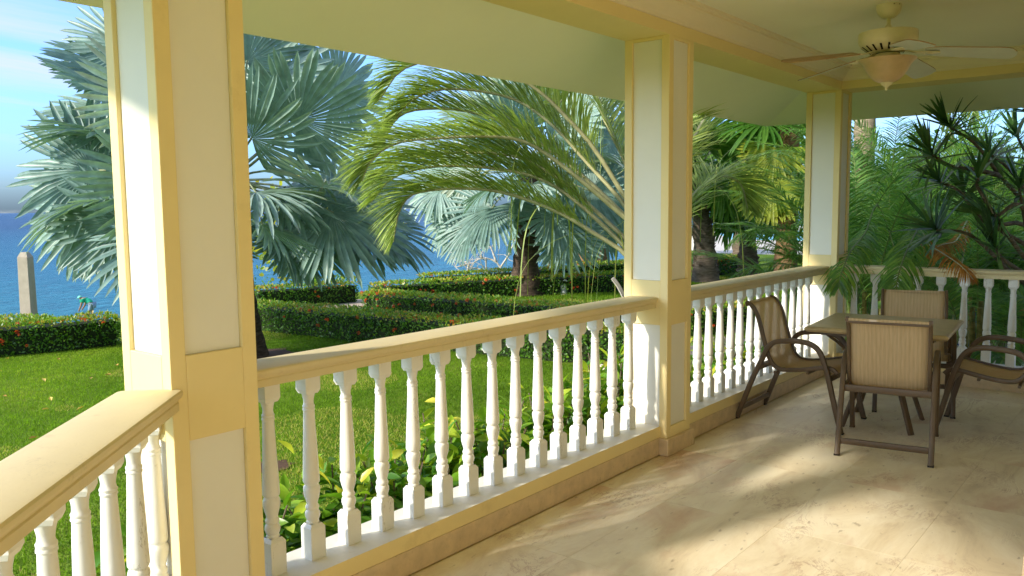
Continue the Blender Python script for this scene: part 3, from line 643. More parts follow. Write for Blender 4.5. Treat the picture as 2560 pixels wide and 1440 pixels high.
K={'P1': {'base': [-7.01, 6.2, -0.4], 'c': [-7.43, 6.21, 1.88], 'leaves': [([-8.5, 5.23, 3.05], 0.85), ([-8.63, 5.47, 2.71], 1.0), ([-8.46, 5.0, 2.03], 1.05), ([-8.99, 5.32, 1.82], 1.1), ([-8.2, 5.04, 1.65], 1.1), ([-8.93, 5.19, 1.45], 0.95), ([-7.92, 5.1, 1.37], 0.9), ([-8.66, 5.69, 3.67], 1.0), ([-9.21, 5.71, 2.22], 1.1), ([-7.26, 5.3, 2.83], 1.0), ([-8.17, 6.1, 3.72], 1.0), ([-6.91, 5.12, 1.17], 1.0), ([-6.6, 5.43, 2.65], 1.0), ([-6.88, 5.41, 1.2], 0.9), ([-7.65, 6.19, 1.06], 0.9), ([-7.12, 5.17, 1.87], 1.0), ([-7.98, 6.42, 4.0], 1.0), ([-6.83, 6.23, 3.35], 0.95), ([-5.97, 6.33, 2.58], 1.0), ([-6.21, 5.84, 2.35], 1.0), ([-6.94, 7.67, 3.11], 0.85), ([-6.05, 5.76, 1.71], 0.9), ([-5.62, 6.38, 1.76], 0.85), ([-5.89, 5.72, 1.34], 0.75), ([-6.07, 6.88, 1.47], 1.05), ([-6.01, 7.55, 1.25], 0.9), ([-6.48, 6.37, 1.13], 0.75), ([-7.35, 6.56, 4.14], 1.0), ([-6.9, 6.54, 3.09], 0.95), ([-6.34, 6.29, 1.63], 0.85), ([-6.45, 7.58, 1.22], 0.85), ([-6.62, 6.91, 1.16], 0.75), ([-8.23, 5.11, 2.4], 0.95), ([-8.47, 5.06, 1.55], 1.05), ([-8.81, 5.53, 3.36], 0.9), ([-7.37, 7.07, 4.18], 1.0), ([-6.84, 7.01, 1.31], 1.0), ([-6.66, 7.85, 1.63], 0.9)]}, 'P2': {'base': [-8.76, 14.2, -0.4], 'c': [-8.76, 14.51, 2.28], 'leaves': [([-9.07, 13.52, 1.5], 1.1), ([-9.85, 13.74, 1.16], 1.1), ([-8.35, 13.43, 1.33], 0.9), ([-7.83, 13.98, 1.33], 1.0), ([-7.78, 14.48, 0.9], 0.9), ([-10.15, 13.82, 1.69], 1.1), ([-10.61, 13.92, 1.33], 1.0), ([-7.38, 14.21, 3.27], 1.0), ([-7.48, 13.65, 2.6], 1.0), ([-7.37, 14.63, 2.48], 1.1), ([-8.25, 14.28, 3.34], 1.0), ([-8.57, 13.6, 3.07], 1.1), ([-8.73, 13.27, 2.49], 1.0), ([-9.18, 14.65, 4.04], 1.1), ([-8.37, 15.18, 4.02], 1.1), ([-9.97, 14.33, 3.56], 1.1), ([-7.55, 15.05, 1.82], 1.1), ([-7.91, 16.08, 3.09], 1.1), ([-7.76, 13.22, 1.97], 1.0), ([-8.51, 13.12, 1.99], 1.0), ([-7.44, 13.72, 1.89], 1.0), ([-7.71, 15.62, 1.21], 1.0), ([-9.91, 13.84, 2.3], 1.0), ([-10.72, 13.65, 1.96], 1.0)]}, 'P3': {'base': [-13.56, 21.92, -0.5], 'c': [-13.59, 22.07, 0.96], 'R': 0.95}, 'P4': {'base': [-11.99, 21.24, -0.54], 'c': [-11.99, 21.5, 1.47], 'R': 1.0}, 'P5': {'base': [-14.07, 25.38, -0.62], 'c': [-13.79, 26.01, 2.62], 'R': 1.1}, 'TP': {'base': [-1.64, 7.19, -0.4], 'fr': [[[-1.77, 7.2, 0.82], [-1.9, 7.12, 1.05], [-2.13, 6.89, 1.26], [-2.34, 6.68, 1.44], [-2.6, 6.42, 1.59], [-2.81, 6.19, 1.67], [-3.03, 5.95, 1.69], [-3.21, 5.74, 1.67], [-3.34, 5.62, 1.62], [-3.41, 5.54, 1.46], [-3.44, 5.49, 1.19]], [[-1.83, 7.3, 1.01], [-1.96, 7.22, 1.19], [-2.49, 7.04, 1.69], [-2.84, 6.91, 1.95], [-3.12, 6.76, 2.05], [-3.5, 6.46, 2.07], [-3.8, 6.21, 2.03], [-4.01, 6.03, 1.96], [-4.15, 5.89, 1.78]], [[-1.8, 7.25, 0.94], [-1.93, 7.17, 1.11], [-2.32, 6.96, 1.53], [-2.64, 6.8, 1.77], [-2.95, 6.56, 1.88], [-3.28, 6.23, 1.92], [-3.5, 5.98, 1.9], [-3.71, 5.74, 1.8], [-3.85, 5.59, 1.57]], [[-1.77, 7.24, 1.17], [-1.92, 7.16, 1.51], [-2.31, 7.03, 1.97], [-2.61, 6.89, 2.33], [-2.93, 6.73, 2.58], [-3.25, 6.48, 2.68], [-3.53, 6.25, 2.69], [-3.74, 6.07, 2.59], [-3.87, 5.93, 2.37]], [[-1.74, 7.14, 1.22], [-1.84, 7.02, 1.4], [-2.19, 6.47, 1.9], [-2.41, 6.18, 2.11], [-2.62, 5.89, 2.15], [-2.88, 5.55, 2.13], [-3.17, 5.31, 2.09], [-3.33, 5.15, 1.94], [-3.39, 5.08, 1.75]], [[-1.85, 7.42, 1.13], [-2.02, 7.32, 1.41], [-2.45, 7.16, 1.84], [-2.82, 7.02, 2.14], [-3.2, 6.87, 2.38], [-3.58, 6.71, 2.52], [-3.86, 6.48, 2.55], [-4.08, 6.3, 2.51], [-4.19, 6.19, 2.37], [-4.25, 6.11, 2.14]], [[-1.76, 7.26, 1.29], [-1.93, 7.16, 1.61], [-2.12, 6.93, 2.06], [-2.26, 6.72, 2.32], [-2.42, 6.49, 2.57], [-2.59, 6.25, 2.74], [-2.82, 5.95, 2.86], [-3.1, 5.71, 2.86], [-3.33, 5.52, 2.76], [-3.46, 5.38, 2.5]], [[-1.83, 7.46, 1.33], [-1.94, 7.41, 1.65], [-2.05, 7.37, 1.96], [-2.29, 7.36, 2.41], [-2.44, 7.41, 2.76], [-2.63, 7.43, 3.19], [-2.91, 7.39, 3.59], [-3.28, 7.25, 3.88], [-3.68, 7.06, 3.95]], [[-1.57, 7.16, 1.33], [-1.51, 7.13, 1.75], [-1.52, 7.06, 2.3], [-1.53, 6.85, 2.79], [-1.65, 6.55, 3.18], [-1.79, 6.2, 3.38]], [[-1.78, 7.62, 1.16], [-1.76, 7.82, 1.56], [-1.74, 8.14, 1.98], [-1.65, 8.51, 2.29], [-1.51, 8.9, 2.35], [-1.41, 9.22, 2.23], [-1.33, 9.38, 1.92]], [[-1.87, 7.78, 0.99], [-1.85, 8.09, 1.31], [-1.8, 8.44, 1.65], [-1.74, 8.9, 1.83], [-1.64, 9.23, 1.75], [-1.6, 9.36, 1.47]], [[-1.96, 7.85, 1.06], [-2.14, 8.16, 1.66], [-2.52, 8.46, 2.35], [-2.97, 8.67, 2.81], [-3.42, 8.84, 3.02], [-3.82, 8.9, 2.96], [-4.09, 8.91, 2.68]], [[-1.61, 7.39, 1.33], [-1.56, 7.62, 1.84], [-1.5, 8.0, 2.37], [-1.35, 8.43, 2.8], [-1.08, 8.81, 3.02], [-0.79, 9.17, 3.0]]]}, 'H': {'H1': [[-9.88, 3.61], [-9.68, 4.23], [-9.47, 4.89], [-9.33, 5.65]], 'H2': [[-9.63, 7.48], [-8.94, 7.61], [-7.86, 7.72], [-6.68, 7.8], [-4.34, 8.12], [-3.51, 8.27], [-2.81, 8.61]], 'H3': [[-9.07, 9.9], [-7.66, 9.96], [-6.4, 10.07], [-4.89, 10.18], [-3.94, 10.47]], 'H4': [[-9.84, 10.96], [-9.43, 12.27], [-8.72, 13.74], [-7.33, 16.0], [-6.76, 16.62]], 'H5': [[-10.66, 13.14], [-9.93, 15.23], [-9.47, 17.04]], 'H6': [[-9.79, 17.87], [-9.35, 19.03], [-8.89, 20.46]], 'H7': [[-11.27, 9.16], [-10.9, 9.97], [-10.73, 11.22]], 'H9': [[-3.54, 10.69], [-3.07, 10.95], [-2.77, 11.57], [-2.53, 12.03]]}, 'H8': [[-7.4, 20.73], [-7.62, 23.25]], 'H1b': [[-13.7, 5.23, -0.29], [-12.86, 5.93, -0.26]], 'path': [[-10.72, 10.22], [-10.02, 10.69], [-10.9, 11.44], [-11.26, 11.47]], 'person': [[-40.71, 18.87, -3.35], [-40.86, 18.82, -2.78], [-40.46, 19.06, -3.46], [-40.63, 18.86, -3.96]], 'post': [[-13.98, 6.18, 0.79], [-13.85, 6.14, -0.37]], 'W1': {'base': [-6.89, 19.2, -0.4], 'top': [-7.1, 19.28, 1.65], 'c': [-7.21, 19.27, 2.25]}, 'W2': {'base': [-6.61, 21.11, -0.37], 'c': [-6.7, 21.21, 1.01]}, 'W3': {'base': [-4.72, 18.78, -0.31], 'top': [-4.81, 19.14, 3.18], 'c': [-4.83, 19.16, 3.45], 'yl': [([-4.85, 18.41, 2.8], [-4.93, 18.24, 1.98]), ([-4.86, 18.3, 2.05], [-4.86, 18.18, 1.08])]}, 'W4': {'base': [-8.43, 24.76, -0.83], 'c': [-8.58, 24.99, 2.05]}, 'coco': {'base': [-1.9, 14.61, -0.18], 'c': [-2.1, 15.04, 4.55]}, 'ar': [[-0.35, 10.15, -0.33], [0.05, 11.5, -0.41], [-1.15, 10.78, -0.38], [0.45, 12.61, -0.37]], 'over': [[[0.29, 9.62, 1.62], [0.39, 8.75, 1.31], [0.5, 7.85, 1.1], [0.56, 7.35, 0.91], [0.58, 7.22, 0.75]], [[-0.23, 9.69, 1.46], [-0.13, 8.84, 1.22], [0.02, 7.9, 1.09], [0.12, 7.32, 0.93], [0.14, 7.19, 0.81]], [[0.23, 9.27, 1.3], [0.51, 8.57, 1.13], [0.76, 7.99, 1.07], [0.97, 7.63, 0.99], [1.07, 7.57, 0.89]], [[0.52, 10.28, 1.28], [0.54, 9.63, 1.12], [0.5, 9.08, 1.09], [0.44, 8.75, 1.0]], [[0.76, 10.4, 0.66], [0.62, 9.81, 0.95], [0.49, 9.18, 0.94], [0.42, 8.71, 0.81]]], 'lf': [[[-1.11, 10.71, 0.86], [-1.44, 10.48, 1.06], [-1.76, 10.36, 1.19], [-2.03, 10.26, 1.16], [-2.24, 10.19, 0.95]], [[-0.99, 10.52, 0.62], [-1.31, 10.28, 0.75], [-1.62, 10.03, 0.78], [-1.92, 9.9, 0.67], [-2.15, 9.82, 0.49]], [[-1.3, 11.1, 1.04], [-1.6, 11.04, 1.46], [-1.85, 10.99, 1.68], [-2.1, 10.91, 1.63]], [[-1.2, 10.95, 1.25], [-1.42, 10.82, 1.67], [-1.59, 10.71, 1.87], [-1.79, 10.54, 1.82]], [[-0.87, 10.26, 0.79], [-1.12, 10.03, 0.6], [-1.32, 9.83, 0.32], [-1.46, 9.68, -0.01]]], 'dr': {'root': [1.17, 12.24, 0.25], 'br': [[[1.16, 12.27, 0.54], [0.97, 12.2, 1.24], [0.57, 11.82, 1.83], [0.34, 11.55, 2.21], [0.11, 11.26, 2.41]], [[0.97, 12.2, 1.24], [0.77, 12.23, 1.68], [0.61, 12.12, 1.93], [0.44, 11.87, 2.1]], [[0.57, 11.82, 1.83], [0.38, 11.41, 1.9], [0.17, 11.12, 1.94], [0.01, 10.88, 2.07]], [[1.14, 12.29, 0.84], [0.84, 11.84, 1.24], [0.54, 11.33, 1.25], [0.29, 11.04, 1.63], [0.1, 10.91, 1.75]], [[1.17, 12.04, 0.76], [0.87, 11.7, 1.01], [0.58, 11.36, 1.25], [0.2, 11.75, 1.64]], [[1.15, 12.58, 1.03], [0.94, 12.63, 1.79], [0.76, 12.53, 2.09], [0.65, 12.46, 2.32]], [[1.2, 11.79, 0.58], [0.92, 11.34, 0.88], [0.49, 11.08, 1.63], [0.46, 11.08, 1.79]], [[1.2, 11.79, 0.58], [0.89, 11.39, 1.44], [0.7, 11.09, 1.37], [0.65, 11.05, 1.35]], [[1.2, 12.0, 0.27], [0.83, 11.49, 0.63], [0.44, 10.98, 1.12], [0.14, 10.61, 1.2]], [[1.19, 12.02, 0.47], [0.96, 11.64, 0.96], [0.87, 11.61, 1.34], [0.81, 11.6, 1.67]], [[1.21, 11.78, 0.39], [0.97, 11.35, 0.65], [0.76, 11.07, 0.85], [0.68, 11.03, 0.98]], [[1.14, 12.3, 0.94], [0.87, 12.07, 1.92], [0.82, 12.1, 2.46], [0.75, 12.07, 2.65]]]}, 'house': [[-0.48, 16.97, -0.94], [-0.68, 17.27, 2.72]], 'mossy': [[0.42, 13.4, -0.4], [0.04, 15.97, 0.12]], 'barrel': [0.1, 12.49, -0.4], 'stree': {'base': [-14.47, 13.01, -0.4], 'br': [[[-13.5, 12.27, -0.29], [-13.67, 12.21, 0.32], [-13.67, 12.27, 0.79], [-13.96, 12.1, 1.36], [-14.27, 11.9, 1.74]], [[-13.67, 12.27, 0.79], [-13.52, 12.46, 1.36], [-13.62, 12.46, 2.02]], [[-13.56, 12.28, 0.23], [-13.26, 12.6, 0.79], [-13.15, 12.76, 1.35]], [[-13.67, 12.21, 0.32], [-14.06, 11.92, 0.61], [-14.31, 11.78, 1.08]]]}, 'bare': [[[-12.91, 18.56, -0.47], [-13.13, 18.43, -0.06], [-13.46, 18.18, 0.06], [-13.76, 17.91, -0.11], [-14.24, 17.58, 0.3]], [[-13.46, 18.18, 0.06], [-13.62, 18.11, 0.58]], [[-13.76, 17.91, -0.11], [-13.76, 17.87, -0.46]], [[-13.13, 18.43, -0.06], [-13.29, 18.36, 0.4], [-13.49, 18.23, 0.7]], [[-13.37, 18.25, 0.06], [-13.34, 18.22, -0.35]], [[-13.04, 18.49, -0.24], [-12.83, 18.71, 0.22], [-12.76, 18.81, 0.57]], [[-13.76, 17.91, -0.11], [-14.03, 17.68, -0.2]], [[-13.28, 18.27, -0.41], [-13.58, 18.05, -0.23], [-13.8, 17.85, -0.34]], [[-14.05, 17.71, 0.12], [-14.18, 17.59, 0.01]]], 'boot': [[-1.76, 6.91, 0.6], [-1.87, 6.85, 0.82]], 'bollard': [-8.14, 14.81, -0.4], 'hose': [[-8.46, 15.35, -0.19], [-8.32, 15.32, -0.27], [-8.17, 15.3, -0.39], [-8.03, 15.29, -0.43]], 'pebble': [-2.46, 7.91, -0.4], 'mulch': [-2.73, 3.62, -0.4], 'fallen': [[-6.96, 3.28], [-5.99, 3.28], [-5.69, 3.47], [-4.99, 2.79], [-7.19, 4.42], [-7.19, 4.28], [-8.79, 4.58], [-8.44, 3.79], [-7.35, 3.85], [-7.67, 4.81], [-9.3, 4.18], [-6.31, 3.5], [-4.8, 8.65], [-7.35, 7.9]]}

# ------------------------------------------------------------------ ground, sea, terrace, paths
GZ = -.4
def ground_z(x, y):
    q = x + 14 + .08*np.maximum(0, y-12)
    z = np.interp(q, [-60, -36, -30, -27, -24, -8, 0, 1.6], [-9, -6.5, -5.8, -4.15, -4.0, -2.3, -.8, GZ])
    return z - .03*np.maximum(0, y-20)*(q < 0)*np.minimum(1, -q/6)
xs = np.concatenate([np.arange(-80, -26, 4), np.arange(-26, 2, .8), np.arange(2, 200, 22)]); ys = np.concatenate([np.arange(-150, -6, 16), np.arange(-6, 34, 1.0), np.arange(34, 400, 12)])
X, Y = np.meshgrid(xs, ys); Zg = ground_z(X, Y)
nx = len(xs); ny = len(ys); idx = np.arange(nx*ny).reshape(ny, nx)
F = np.stack([idx[:-1,:-1], idx[:-1,1:], idx[1:,1:], idx[1:,:-1]], -1).reshape(-1, 4)
lawn = link('ground', mesh('ground', np.stack([X, Y, Zg], -1).reshape(-1, 3), F, LAWN, True), kind='structure')
link('sea', mesh('sea', [(-40000,-40000,-5),(40000,-40000,-5),(40000,40000,-5),(-40000,40000,-5)], [(0,1,2,3)], SEA), kind='structure')
deck = MB().prism([(-13.0,31.0),(12,33),(12,75),(-31,75),(-24,52),(-18.3,41.5)][::1], -6, GZ+.012).build('pool_terrace', DECKM); tag(deck, kind='structure')
pool = MB().prism([(-17.6,44.2),(-12.5,44.2),(-9,48),(-14,60),(-23.5,60),(-22.5,53.0)], GZ-.3, GZ+.03).build('pool_water', POOLM); tag(pool, kind='structure')
def sheet(name, poly, z, m, kind='structure'):
    o = link(name, mesh(name, [(x, y, z) for x, y in poly], [tuple(range(len(poly)))], m)); tag(o, kind=kind); return o
sheet('garden_path', [(-13.0,9.3),(-9.6,10.55),(-9.9,11.6),(-13.0,11.6)], GZ+.006, PATHM)
sheet('garden_path', [(-2.55,9.15),(-1.6,9.3),(-2.1,11.3),(-3.35,11.3)], GZ+.006, PATHM)
pv = sheet('paved_path', [(-.8,8.6),(4,8.6),(4,12.3),(-.4,12.3)], GZ+.004, PATHM)
for i in range(7):
    for j in range(6):
        x0 = -.35+i*.62+(j%2)*.3; y0 = 8.65+j*.6
        t_ = MB().box(x0+.008, x0+.612, y0+.008, y0+.592, 0, .022).build('paving_slab', DECKM, pv); t_.location = (0, 0, GZ+.004)
# lawn grass
def vnoise(x, y, s, seed):
    r = np.random.default_rng(seed); g = r.random((64, 64)); u = (x*s) % 63; v = (y*s) % 63
    i = u.astype(int); j = v.astype(int); a = u-i; b = v-j; a = a*a*(3-2*a); b = b*b*(3-2*b)
    return (g[i,j]*(1-a)+g[(i+1)%64,j]*a)*(1-b)+(g[i,(j+1)%64]*(1-a)+g[(i+1)%64,(j+1)%64]*a)*b
def grass(n, x0, x1, y0, y1, h, wd, keep=None):
    x = rng.uniform(x0, x1, n); y = rng.uniform(y0, y1, n)
    if keep is not None: k = keep(x, y); x = x[k]; y = y[k]
    n = len(x); a = rng.uniform(0, 2*np.pi, n); l = rng.uniform(0, 1, n)*h*.9; hh = h*rng.uniform(.55, 1.15, n); b = rng.uniform(0, 2*np.pi, n)
    z = ground_z(x, y)-.004
    p0 = np.stack([x-np.cos(a)*wd, y-np.sin(a)*wd, z], -1); p1 = np.stack([x+np.cos(a)*wd, y+np.sin(a)*wd, z], -1); p2 = np.stack([x+np.cos(b)*l, y+np.sin(b)*l, z+hh], -1)
    patch = vnoise(x+20, y+20, .55, 3)*.6+vnoise(x+20, y+20, 1.7, 4)*.4
    r = np.clip(.12+rng.uniform(0, .5, n)+(patch-.5)*.8, 0, .86); br = (vnoise(x+31, y+9, .8, 9) > .68) & (rng.random(n) < .5); r[br] = rng.uniform(.85, 1, br.sum())
    V = np.stack([p0, p1, p2], 1).reshape(-1, 3); F = np.arange(3*n).reshape(-1, 3)
    return V, F, np.repeat(r, 3)
keep = lambda x, y: (np.hypot(x+7.02, y-6.22) > .55) & (np.hypot(x+2.82, y-3.64) > .12) & ((x < -1.05) | (x+y < .55))
V, F, R = grass(330000, -9.7, .9, -.6, 8.2, .030, .0045, keep)
link('lawn_grass', mesh('lawn_grass', V, F, GRASSM, False, R), kind='stuff')
V, F, R = grass(60000, -10, -2.4, 10.3, 21, .05, .010)
link('lawn_grass', mesh('lawn_grass', V, F, GRASSM, False, R), kind='stuff')
for x, y, r in ((-7.02, 6.22, .62), (-2.82, 3.64, .15)):
    m = MB(); P = [(x+r*(1+.18*math.sin(3*k+x))*math.cos(k*math.pi/12), y+r*(1+.18*math.sin(2*k))*math.sin(k*math.pi/12)) for k in range(24)]
    sheet('mulch_patch', P, GZ+.008, SOIL)
sheet('planting_bed', [(-.301,-.2),(-.301,8.4),(-1.12,8.4),(-1.05,.9),(-.2,.1)], GZ+.004, SOIL)
sheet('planting_bed', [(-.3,12.3),(4,12.3),(4,14.0),(-.3,14.0)], GZ+.005, SOIL)

# ------------------------------------------------------------------ leaf shapes
def quads_leaf(P, A, B, L, Wd):
    """rhombic leaf quads at P with direction A, side B"""
    n = len(P); L = np.asarray(L).reshape(-1,1); Wd = np.asarray(Wd).reshape(-1,1)
    V = np.stack([P, P+A*L*.5+B*Wd*.5, P+A*L, P+A*L*.5-B*Wd*.5], 1).reshape(-1, 3)
    return V, np.arange(4*n).reshape(-1, 4)
def unit(v): return v/np.maximum(1e-9, np.linalg.norm(v, axis=-1, keepdims=True))
def rand_dirs(n): return unit(rng.normal(size=(n, 3)))

# red flower heads shared by all hedges
def flower_mesh(seed):
    r = np.random.default_rng(seed); n = 26
    d = unit(r.normal(size=(n, 3))); d[:, 2] = np.abs(d[:, 2]); P = d*.022; B = unit(np.cross(d, r.normal(size=(n, 3))))
    A = unit(np.cross(B, d)+d*.35)
    V, F = quads_leaf(P, A, B, np.full(n, .024), np.full(n, .016))
    return mesh('flower', V, F, PETALM, False, np.repeat(r.random(n), 4))
FLOW = [flower_mesh(k) for k in range(4)]
def hedge(label, pts, h=.42, th=.5, dens=1100, leaf=.045, zb=GZ, nflow=14, wild=0, back=None, cat='hedge', flow_at=None):
    """clipped hedge whose front top edge follows pts"""
    P = np.array([p[:2] for p in pts], float); root = thing('flowering_hedge', label, cat, (P[0][0], P[0][1], zb), 0, 'clipped hedges with red flowers')
    o3 = np.array([P[0][0], P[0][1], zb])
    seg = np.diff(P, axis=0); ln = np.hypot(*seg.T); cum = np.concatenate([[0], np.cumsum(ln)]); T = seg/ln[:, None]
    ctr = np.array([2.36, .14])
    nrm = np.stack([-T[:, 1], T[:, 0]], -1)
    if np.mean(np.sum(nrm*(P[:-1]-ctr), -1)) < 0: nrm = -nrm        # pointing away from the veranda
    vn = np.vstack([nrm[:1], (nrm[:-1]+nrm[1:])/2, nrm[-1:]]); vn = vn/np.linalg.norm(vn, axis=1, keepdims=True)
    # twiggy core
    c = MB(); V = []; F = []; e = .05
    for i, p in enumerate(P):
        a = p+vn[i]*e; b = p+vn[i]*(th-e)
        if i == 0: a = a+T[0]*e; b = b+T[0]*e
        if i == len(P)-1: a = a-T[-1]*e; b = b-T[-1]*e
        V += [(a[0], a[1], zb), (a[0], a[1], zb+h-e*1.4), (b[0], b[1], zb+h-e*1.4), (b[0], b[1], zb)]
    for i in range(len(P)-1): F += [(4*i+k, 4*i+(k+1)%4, 4*i+4+(k+1)%4, 4*i+4+k) for k in range(4)]
    m = 4*(len(P)-1); F += [(0,1,2,3), (m+3,m+2,m+1,m)]
    core = link('twigs', mesh('twigs', np.array(V)-o3, F, HCORE), root)
    def at(s, off):
        i = np.clip(np.searchsorted(cum, s, side='right')-1, 0, len(seg)-1); u = (s-cum[i])/ln[i]
        v = vn[i]*(1-u)[:, None]+vn[i+1]*u[:, None]
        return P[i]+seg[i]*u[:, None]+v*off[:, None], v, T[i]
    L = cum[-1]
    n = int(dens*(L*(h*1.4+th)+2*h*th)); f = rng.random(n)
    wts = np.array([L*h, L*th, L*h*.35, h*th, h*th]); wts = np.cumsum(wts/wts.sum()); face = np.searchsorted(wts, f)
    s = rng.uniform(0, L, n); off = np.zeros(n); z = rng.uniform(0.01, h, n); nr = np.zeros((n, 3)); tt = rng.uniform(0, th, n)
    off = np.where(face == 0, 0, np.where(face == 2, th, tt)); z = np.where(face == 1, h, z); s = np.where(face == 3, 0, np.where(face == 4, L, s))
    xy, v, t = at(s, off)
    lump = (vnoise(s+5, z*3+off*3+9, 2.2, 5)-.5)*.05
    nr[face == 0, :2] = -v[face == 0]; nr[face == 2, :2] = v[face == 2]; nr[face == 1, 2] = 1; nr[face == 3, :2] = -t[face == 3]; nr[face == 4, :2] = t[face == 4]
    Q = np.concatenate([xy, (zb+z)[:, None]], 1) + nr*(lump+rng.uniform(-.04, .012, n))[:, None]
    A = unit(nr*.55+rand_dirs(n)*.8+np.array([0,0,.35])); B = unit(np.cross(A, nr+rand_dirs(n)*.6))
    Vv, Ff = quads_leaf(Q, A, B, leaf*rng.uniform(.7, 1.35, n), leaf*.55*rng.uniform(.7, 1.3, n))
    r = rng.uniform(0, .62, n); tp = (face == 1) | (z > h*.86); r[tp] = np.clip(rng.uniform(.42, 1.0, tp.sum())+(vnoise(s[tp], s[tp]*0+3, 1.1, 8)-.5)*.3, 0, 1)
    if wild:   # loose shoots above the top
        k = int(wild*L); ss = np.repeat(rng.uniform(0, L, k), 9); hh = np.tile(np.linspace(.02, 1, 9), k)*np.repeat(rng.uniform(.1, .3, k), 9)
        xy2, v2, t2 = at(ss, np.repeat(rng.uniform(0, th, k), 9)); Q2 = np.concatenate([xy2, (zb+h+hh)[:, None]], 1)+rng.normal(size=(k*9, 3))*.012
        A2 = unit(rand_dirs(k*9)+np.array([0,0,.5])); B2 = unit(np.cross(A2, rand_dirs(k*9))); V2, F2 = quads_leaf(Q2, A2, B2, leaf*rng.uniform(.8, 1.3, k*9), leaf*.5*np.ones(k*9))
        Ff = np.vstack([Ff, F2+len(Vv)]); Vv = np.vstack([Vv, V2]); r = np.concatenate([r, rng.uniform(.1, .7, k*9)])
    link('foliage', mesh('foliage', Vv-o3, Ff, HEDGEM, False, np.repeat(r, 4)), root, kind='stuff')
    for k in range(nflow):
        s_ = np.array([rng.uniform(0, L) if flow_at is None or rng.random() < .4 else flow_at*L+rng.normal()*.5]); s_ = np.clip(s_, 0, L)
        if rng.random() < .6: xy, v, t = at(s_, np.array([rng.uniform(-.02, th*.6)])); p = (xy[0][0], xy[0][1], zb+h-.005)
        else: xy, v, t = at(s_, np.array([-.03])); p = (xy[0][0], xy[0][1], zb+rng.uniform(.12, h))
        fo = link('flower', FLOW[k % 4], root, tuple(np.array(p)-o3)); sc_ = rng.uniform(.55, 1.05); fo.scale = (sc_, sc_, sc_); fo.rotation_euler = (rng.uniform(-.8,.8), rng.uniform(-.8,.8), rng.uniform(0,6))
    return root

# fan leaf: joined pleats that split into pointed segments
def fan_leaf(R, nseg, spread, Lp, seed, cup=.35, droop=.22, split=.55, wid=1.0, pr=.018, arch=.12, rot=None):
    r = np.random.default_rng(seed); da = spread/nseg; ang = (np.arange(nseg)+.5)*da-spread/2
    ts = np.array([.02, .28, split, .78, .92, 1.0]); V = []; rn = []
    Ri = R*(.74+.26*np.cos(ang/2)**1.0)*r.uniform(.93, 1.05, nseg)
    tipd = r.uniform(.4, 1.6, nseg); seg_r = r.random(nseg); bend = r.normal(size=nseg)*.05
    wf = np.array([1, 1, 1, .95, .62, .05])
    vs_ = []
    for j, t in enumerate(ts):
        rad = Ri*t if j > 2 else R*t*(.74+.26*np.cos(ang/2)); hw = np.minimum(rad, R*split*1.2)*np.tan(da/2)*wf[j]*wid
        aa = ang+bend*(t-split)*2*(t > split)
        fold = .35*hw
        yy = np.abs(np.sin(ang))*rad
        zc = cup*yy*(.55+.45*t) - droop*R*t**2.4*tipd*(.45+.55*np.abs(np.cos(ang))) - arch*R*t*t
        for sgn, zf in ((-1, 1), (0, -1), (1, 1)):
            x = Lp+rad*np.cos(aa)-sgn*hw*np.sin(aa); y = rad*np.sin(aa)+sgn*hw*np.cos(aa)
            vs_.append(np.stack([x, y, zc+zf*fold], -1))
    A = np.stack(vs_, 1)            # nseg, 18, 3
    V = A.reshape(-1, 3); base = (np.arange(nseg)*18)[:, None]
    F = []
    for j in range(5):
        for s_ in (0, 1): F.append(base+np.array([[3*j+s_, 3*j+s_+1, 3*j+3+s_+1, 3*j+3+s_]]))
    F = np.concatenate(F); lr = r.uniform(-.28, .30) if rot is None else rot
    tt = np.repeat(ts, 3)[None, :]
    rn = np.clip(.30+lr+(seg_r[:, None]-.5)*.35+.25*(tt > .8)*r.random((nseg, 1)), 0, .9).reshape(-1)
    # petiole
    n = 8; k = 6; xs_ = np.linspace(0, Lp*1.01, n); zz = .10*Lp*np.sin(np.pi*xs_/max(Lp, .01)) if Lp > .05 else xs_*0
    rad = np.linspace(pr*1.6, pr*.8, n); a = np.arange(k)*2*np.pi/k
    PV = np.stack([np.repeat(xs_, k), (rad[:, None]*np.cos(a)).ravel(), (zz[:, None]+.6*rad[:, None]*np.sin(a)).ravel()], -1)
    i = np.arange((n-1)*k); PF = np.stack([i, (i//k)*k+(i+1)%k, (i//k)*k+(i+1)%k+k, i+k], -1)+len(V)
    return np.vstack([V, PV]), np.vstack([F, PF]), np.concatenate([rn, r.uniform(.2, .8, n*k)]), np.concatenate([np.zeros(len(F)), np.ones(len(PF))])
def frame(d, nrm):
    d = unit(np.asarray(d, float)); nrm = np.asarray(nrm, float); nrm = unit(nrm-d*np.dot(nrm, d)); y = np.cross(nrm, d)
    return np.stack([d, y, nrm], 1)
def put_fan(root, o, d, nrm, R, Lp, seed, mats, name='frond', **k):
    V, F, r, mi = fan_leaf(R, k.pop('nseg', 40), k.pop('spread', math.radians(300)), Lp, seed, **k)
    W_ = V@frame(d, nrm).T + np.asarray(o)
    return link(name, mesh(name, W_, F, mats, False, r, mi), root)

